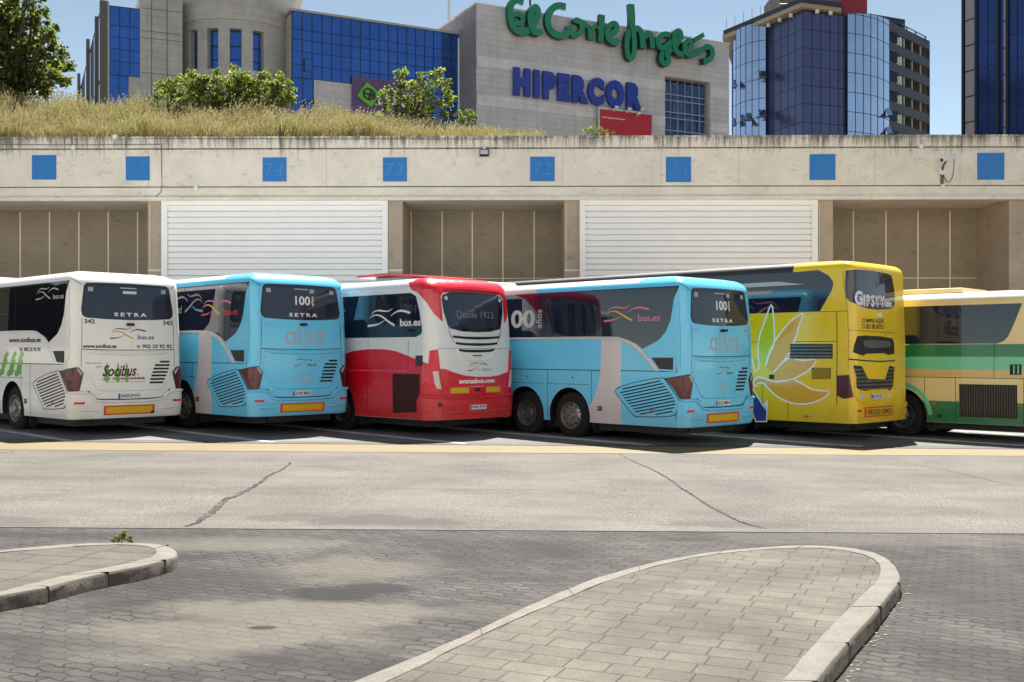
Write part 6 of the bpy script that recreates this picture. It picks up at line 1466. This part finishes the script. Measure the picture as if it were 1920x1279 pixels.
pane(1421, 1434, 133, 148, 156.8, 1.3); pane(1386, 1395, 215, 230, 157.7, 1.2); pane(1397, 1408, 212, 227, 157.0, 1.2); pane(1421, 1434, 206, 221, 156.8, 1.3); pane(1372, 1379, 150, 166, 161.0, 1.4); pane(1372, 1378, 222, 237, 161.0, 1.4); pane(1658, 1668, 203, 220, 157.4, 1.5); pane(1658, 1668, 238, 254, 157.4, 1.5)
# --- slab tower at the right edge
fh = Fac(1806, 98, 2010, 88); rh = fh.root('office_tower', 'dark blue glass tower with grey strips cut off by the right edge'); hH = 52
x_ = lambda px: fh.uv(px, 100)[0]
bm = bmesh.new(); fbox(bm, 0, fh.len, ZF, hH, -9, -.3); obj('core_wall', bm, 'deep_glass', rh)
M['grey_panel'] = mat('grey_metal_panel', (.34, .31, .33), .45, .2, vary=.15, vscale=.4)
bm = bmesh.new()
for a_, b_ in ((1811, 1830), (1883, 1888.5), (1942, 1962)): fbox(bm, x_(a_), x_(b_), ZF, hH, -.3, .08)
obj('grey_strip', bm, 'grey_panel', rh)
bm = bmesh.new(); zz = [fh.uv(1820, y)[1] for y in (37, 85, 132, 180, 228)]; pt = zz[0]-zz[1]
k = -8
while k < 9:
    z = zz[0]+k*pt; k += 1
    if z < ZF or z > hH: continue
    fbox(bm, x_(1811), x_(1830), z-.06, z+.06, .0, .10); fbox(bm, x_(1883), x_(1888.5), z-.06+1.1, z+.06+1.1, .0, .10)
for px in (1806.5, 1831, 1872, 1889.5): fbox(bm, x_(px)-.12, x_(px)+.12, ZF, hH, -.3, .14)
obj('strip_joint', bm, 'mullion', rh)
for a_, b_, n in ((1832.5, 1871, 2), (1873.5, 1882.5, 1), (1891, 1941, 3)): grid(rh, x_(a_), x_(b_), ZF, hH, n, 24, 'deep_glass', -.02, .04)
# mast
pm = P(842, 62, 112); bm = bmesh.new(); tube(bm, [(0, 0, ZF), (0, 0, pm.z+.5)], .3, 8); tube(bm, [(0, 0, pm.z+.5), (0, 0, pm.z+14)], .16, 8, .09); o = obj('mast', bm, 'alu'); o.location = (pm.x, pm.y, 0); tag(o, 'thin pale mast rising behind the blue glass wing', 'mast')
pm = P(994, 16, 108); bm = bmesh.new(); tube(bm, [(0, 0, 20), (0, 0, pm.z+6)], .12, 6); o = obj('mast', bm, 'mullion'); o.location = (pm.x, pm.y, 0); tag(o, 'thin dark pole above the store roof behind the green script', 'mast')

# ------------------------------------------------------------------ bounce building added out of view behind the viewpoint (its sunlit front lights the coaches and shows in their glass)
pb = empty('bounce_building', (0, -6.5, 0)); tag(pb, 'long cream building added unseen behind the viewpoint to bounce sunlight onto the coaches', 'building')
bm = bmesh.new(); hP = 17.5
zr = [(0, 1.0), (3.4, 4.6), (7.0, 8.2), (10.2, 11.8), (13.8, hP)]
for z0, z1 in zr: box(bm, -48, -8, z0-1.5 if z0 == 0 else z0, 48, 0, z1)
for (z0, z1) in ((1.0, 3.4), (4.6, 7.0), (8.2, 10.2), (11.8, 13.8)):
    for i in range(25): x = -48+i*4; box(bm, x-1.2 if i else x, -8, z0, x+1.2 if i < 24 else x, -.001, z1)
obj('wall', bm, mat('cream_render', (.83, .80, .76), .85, vary=.12, vscale=.5), pb)
for k, (z0, z1) in enumerate(((1.0, 3.4), (4.6, 7.0), (8.2, 10.2), (11.8, 13.8))):
    for i in range(24):
        x = -46+i*4; bm = bmesh.new(); box(bm, x-.8, -.35, z0, x+.8, -.25, z1); o = obj('window', bm, 'glass_dark', pb)
        bm = bmesh.new(); box(bm, x-.04, -.25, z0, x+.04, -.18, z1); obj('window_frame', bm, 'plate_white', o)
bm = bmesh.new(); box(bm, -48.3, -8.3, hP, 48.3, .3, hP+.35); obj('roof_edge', bm, 'pillar', pb)
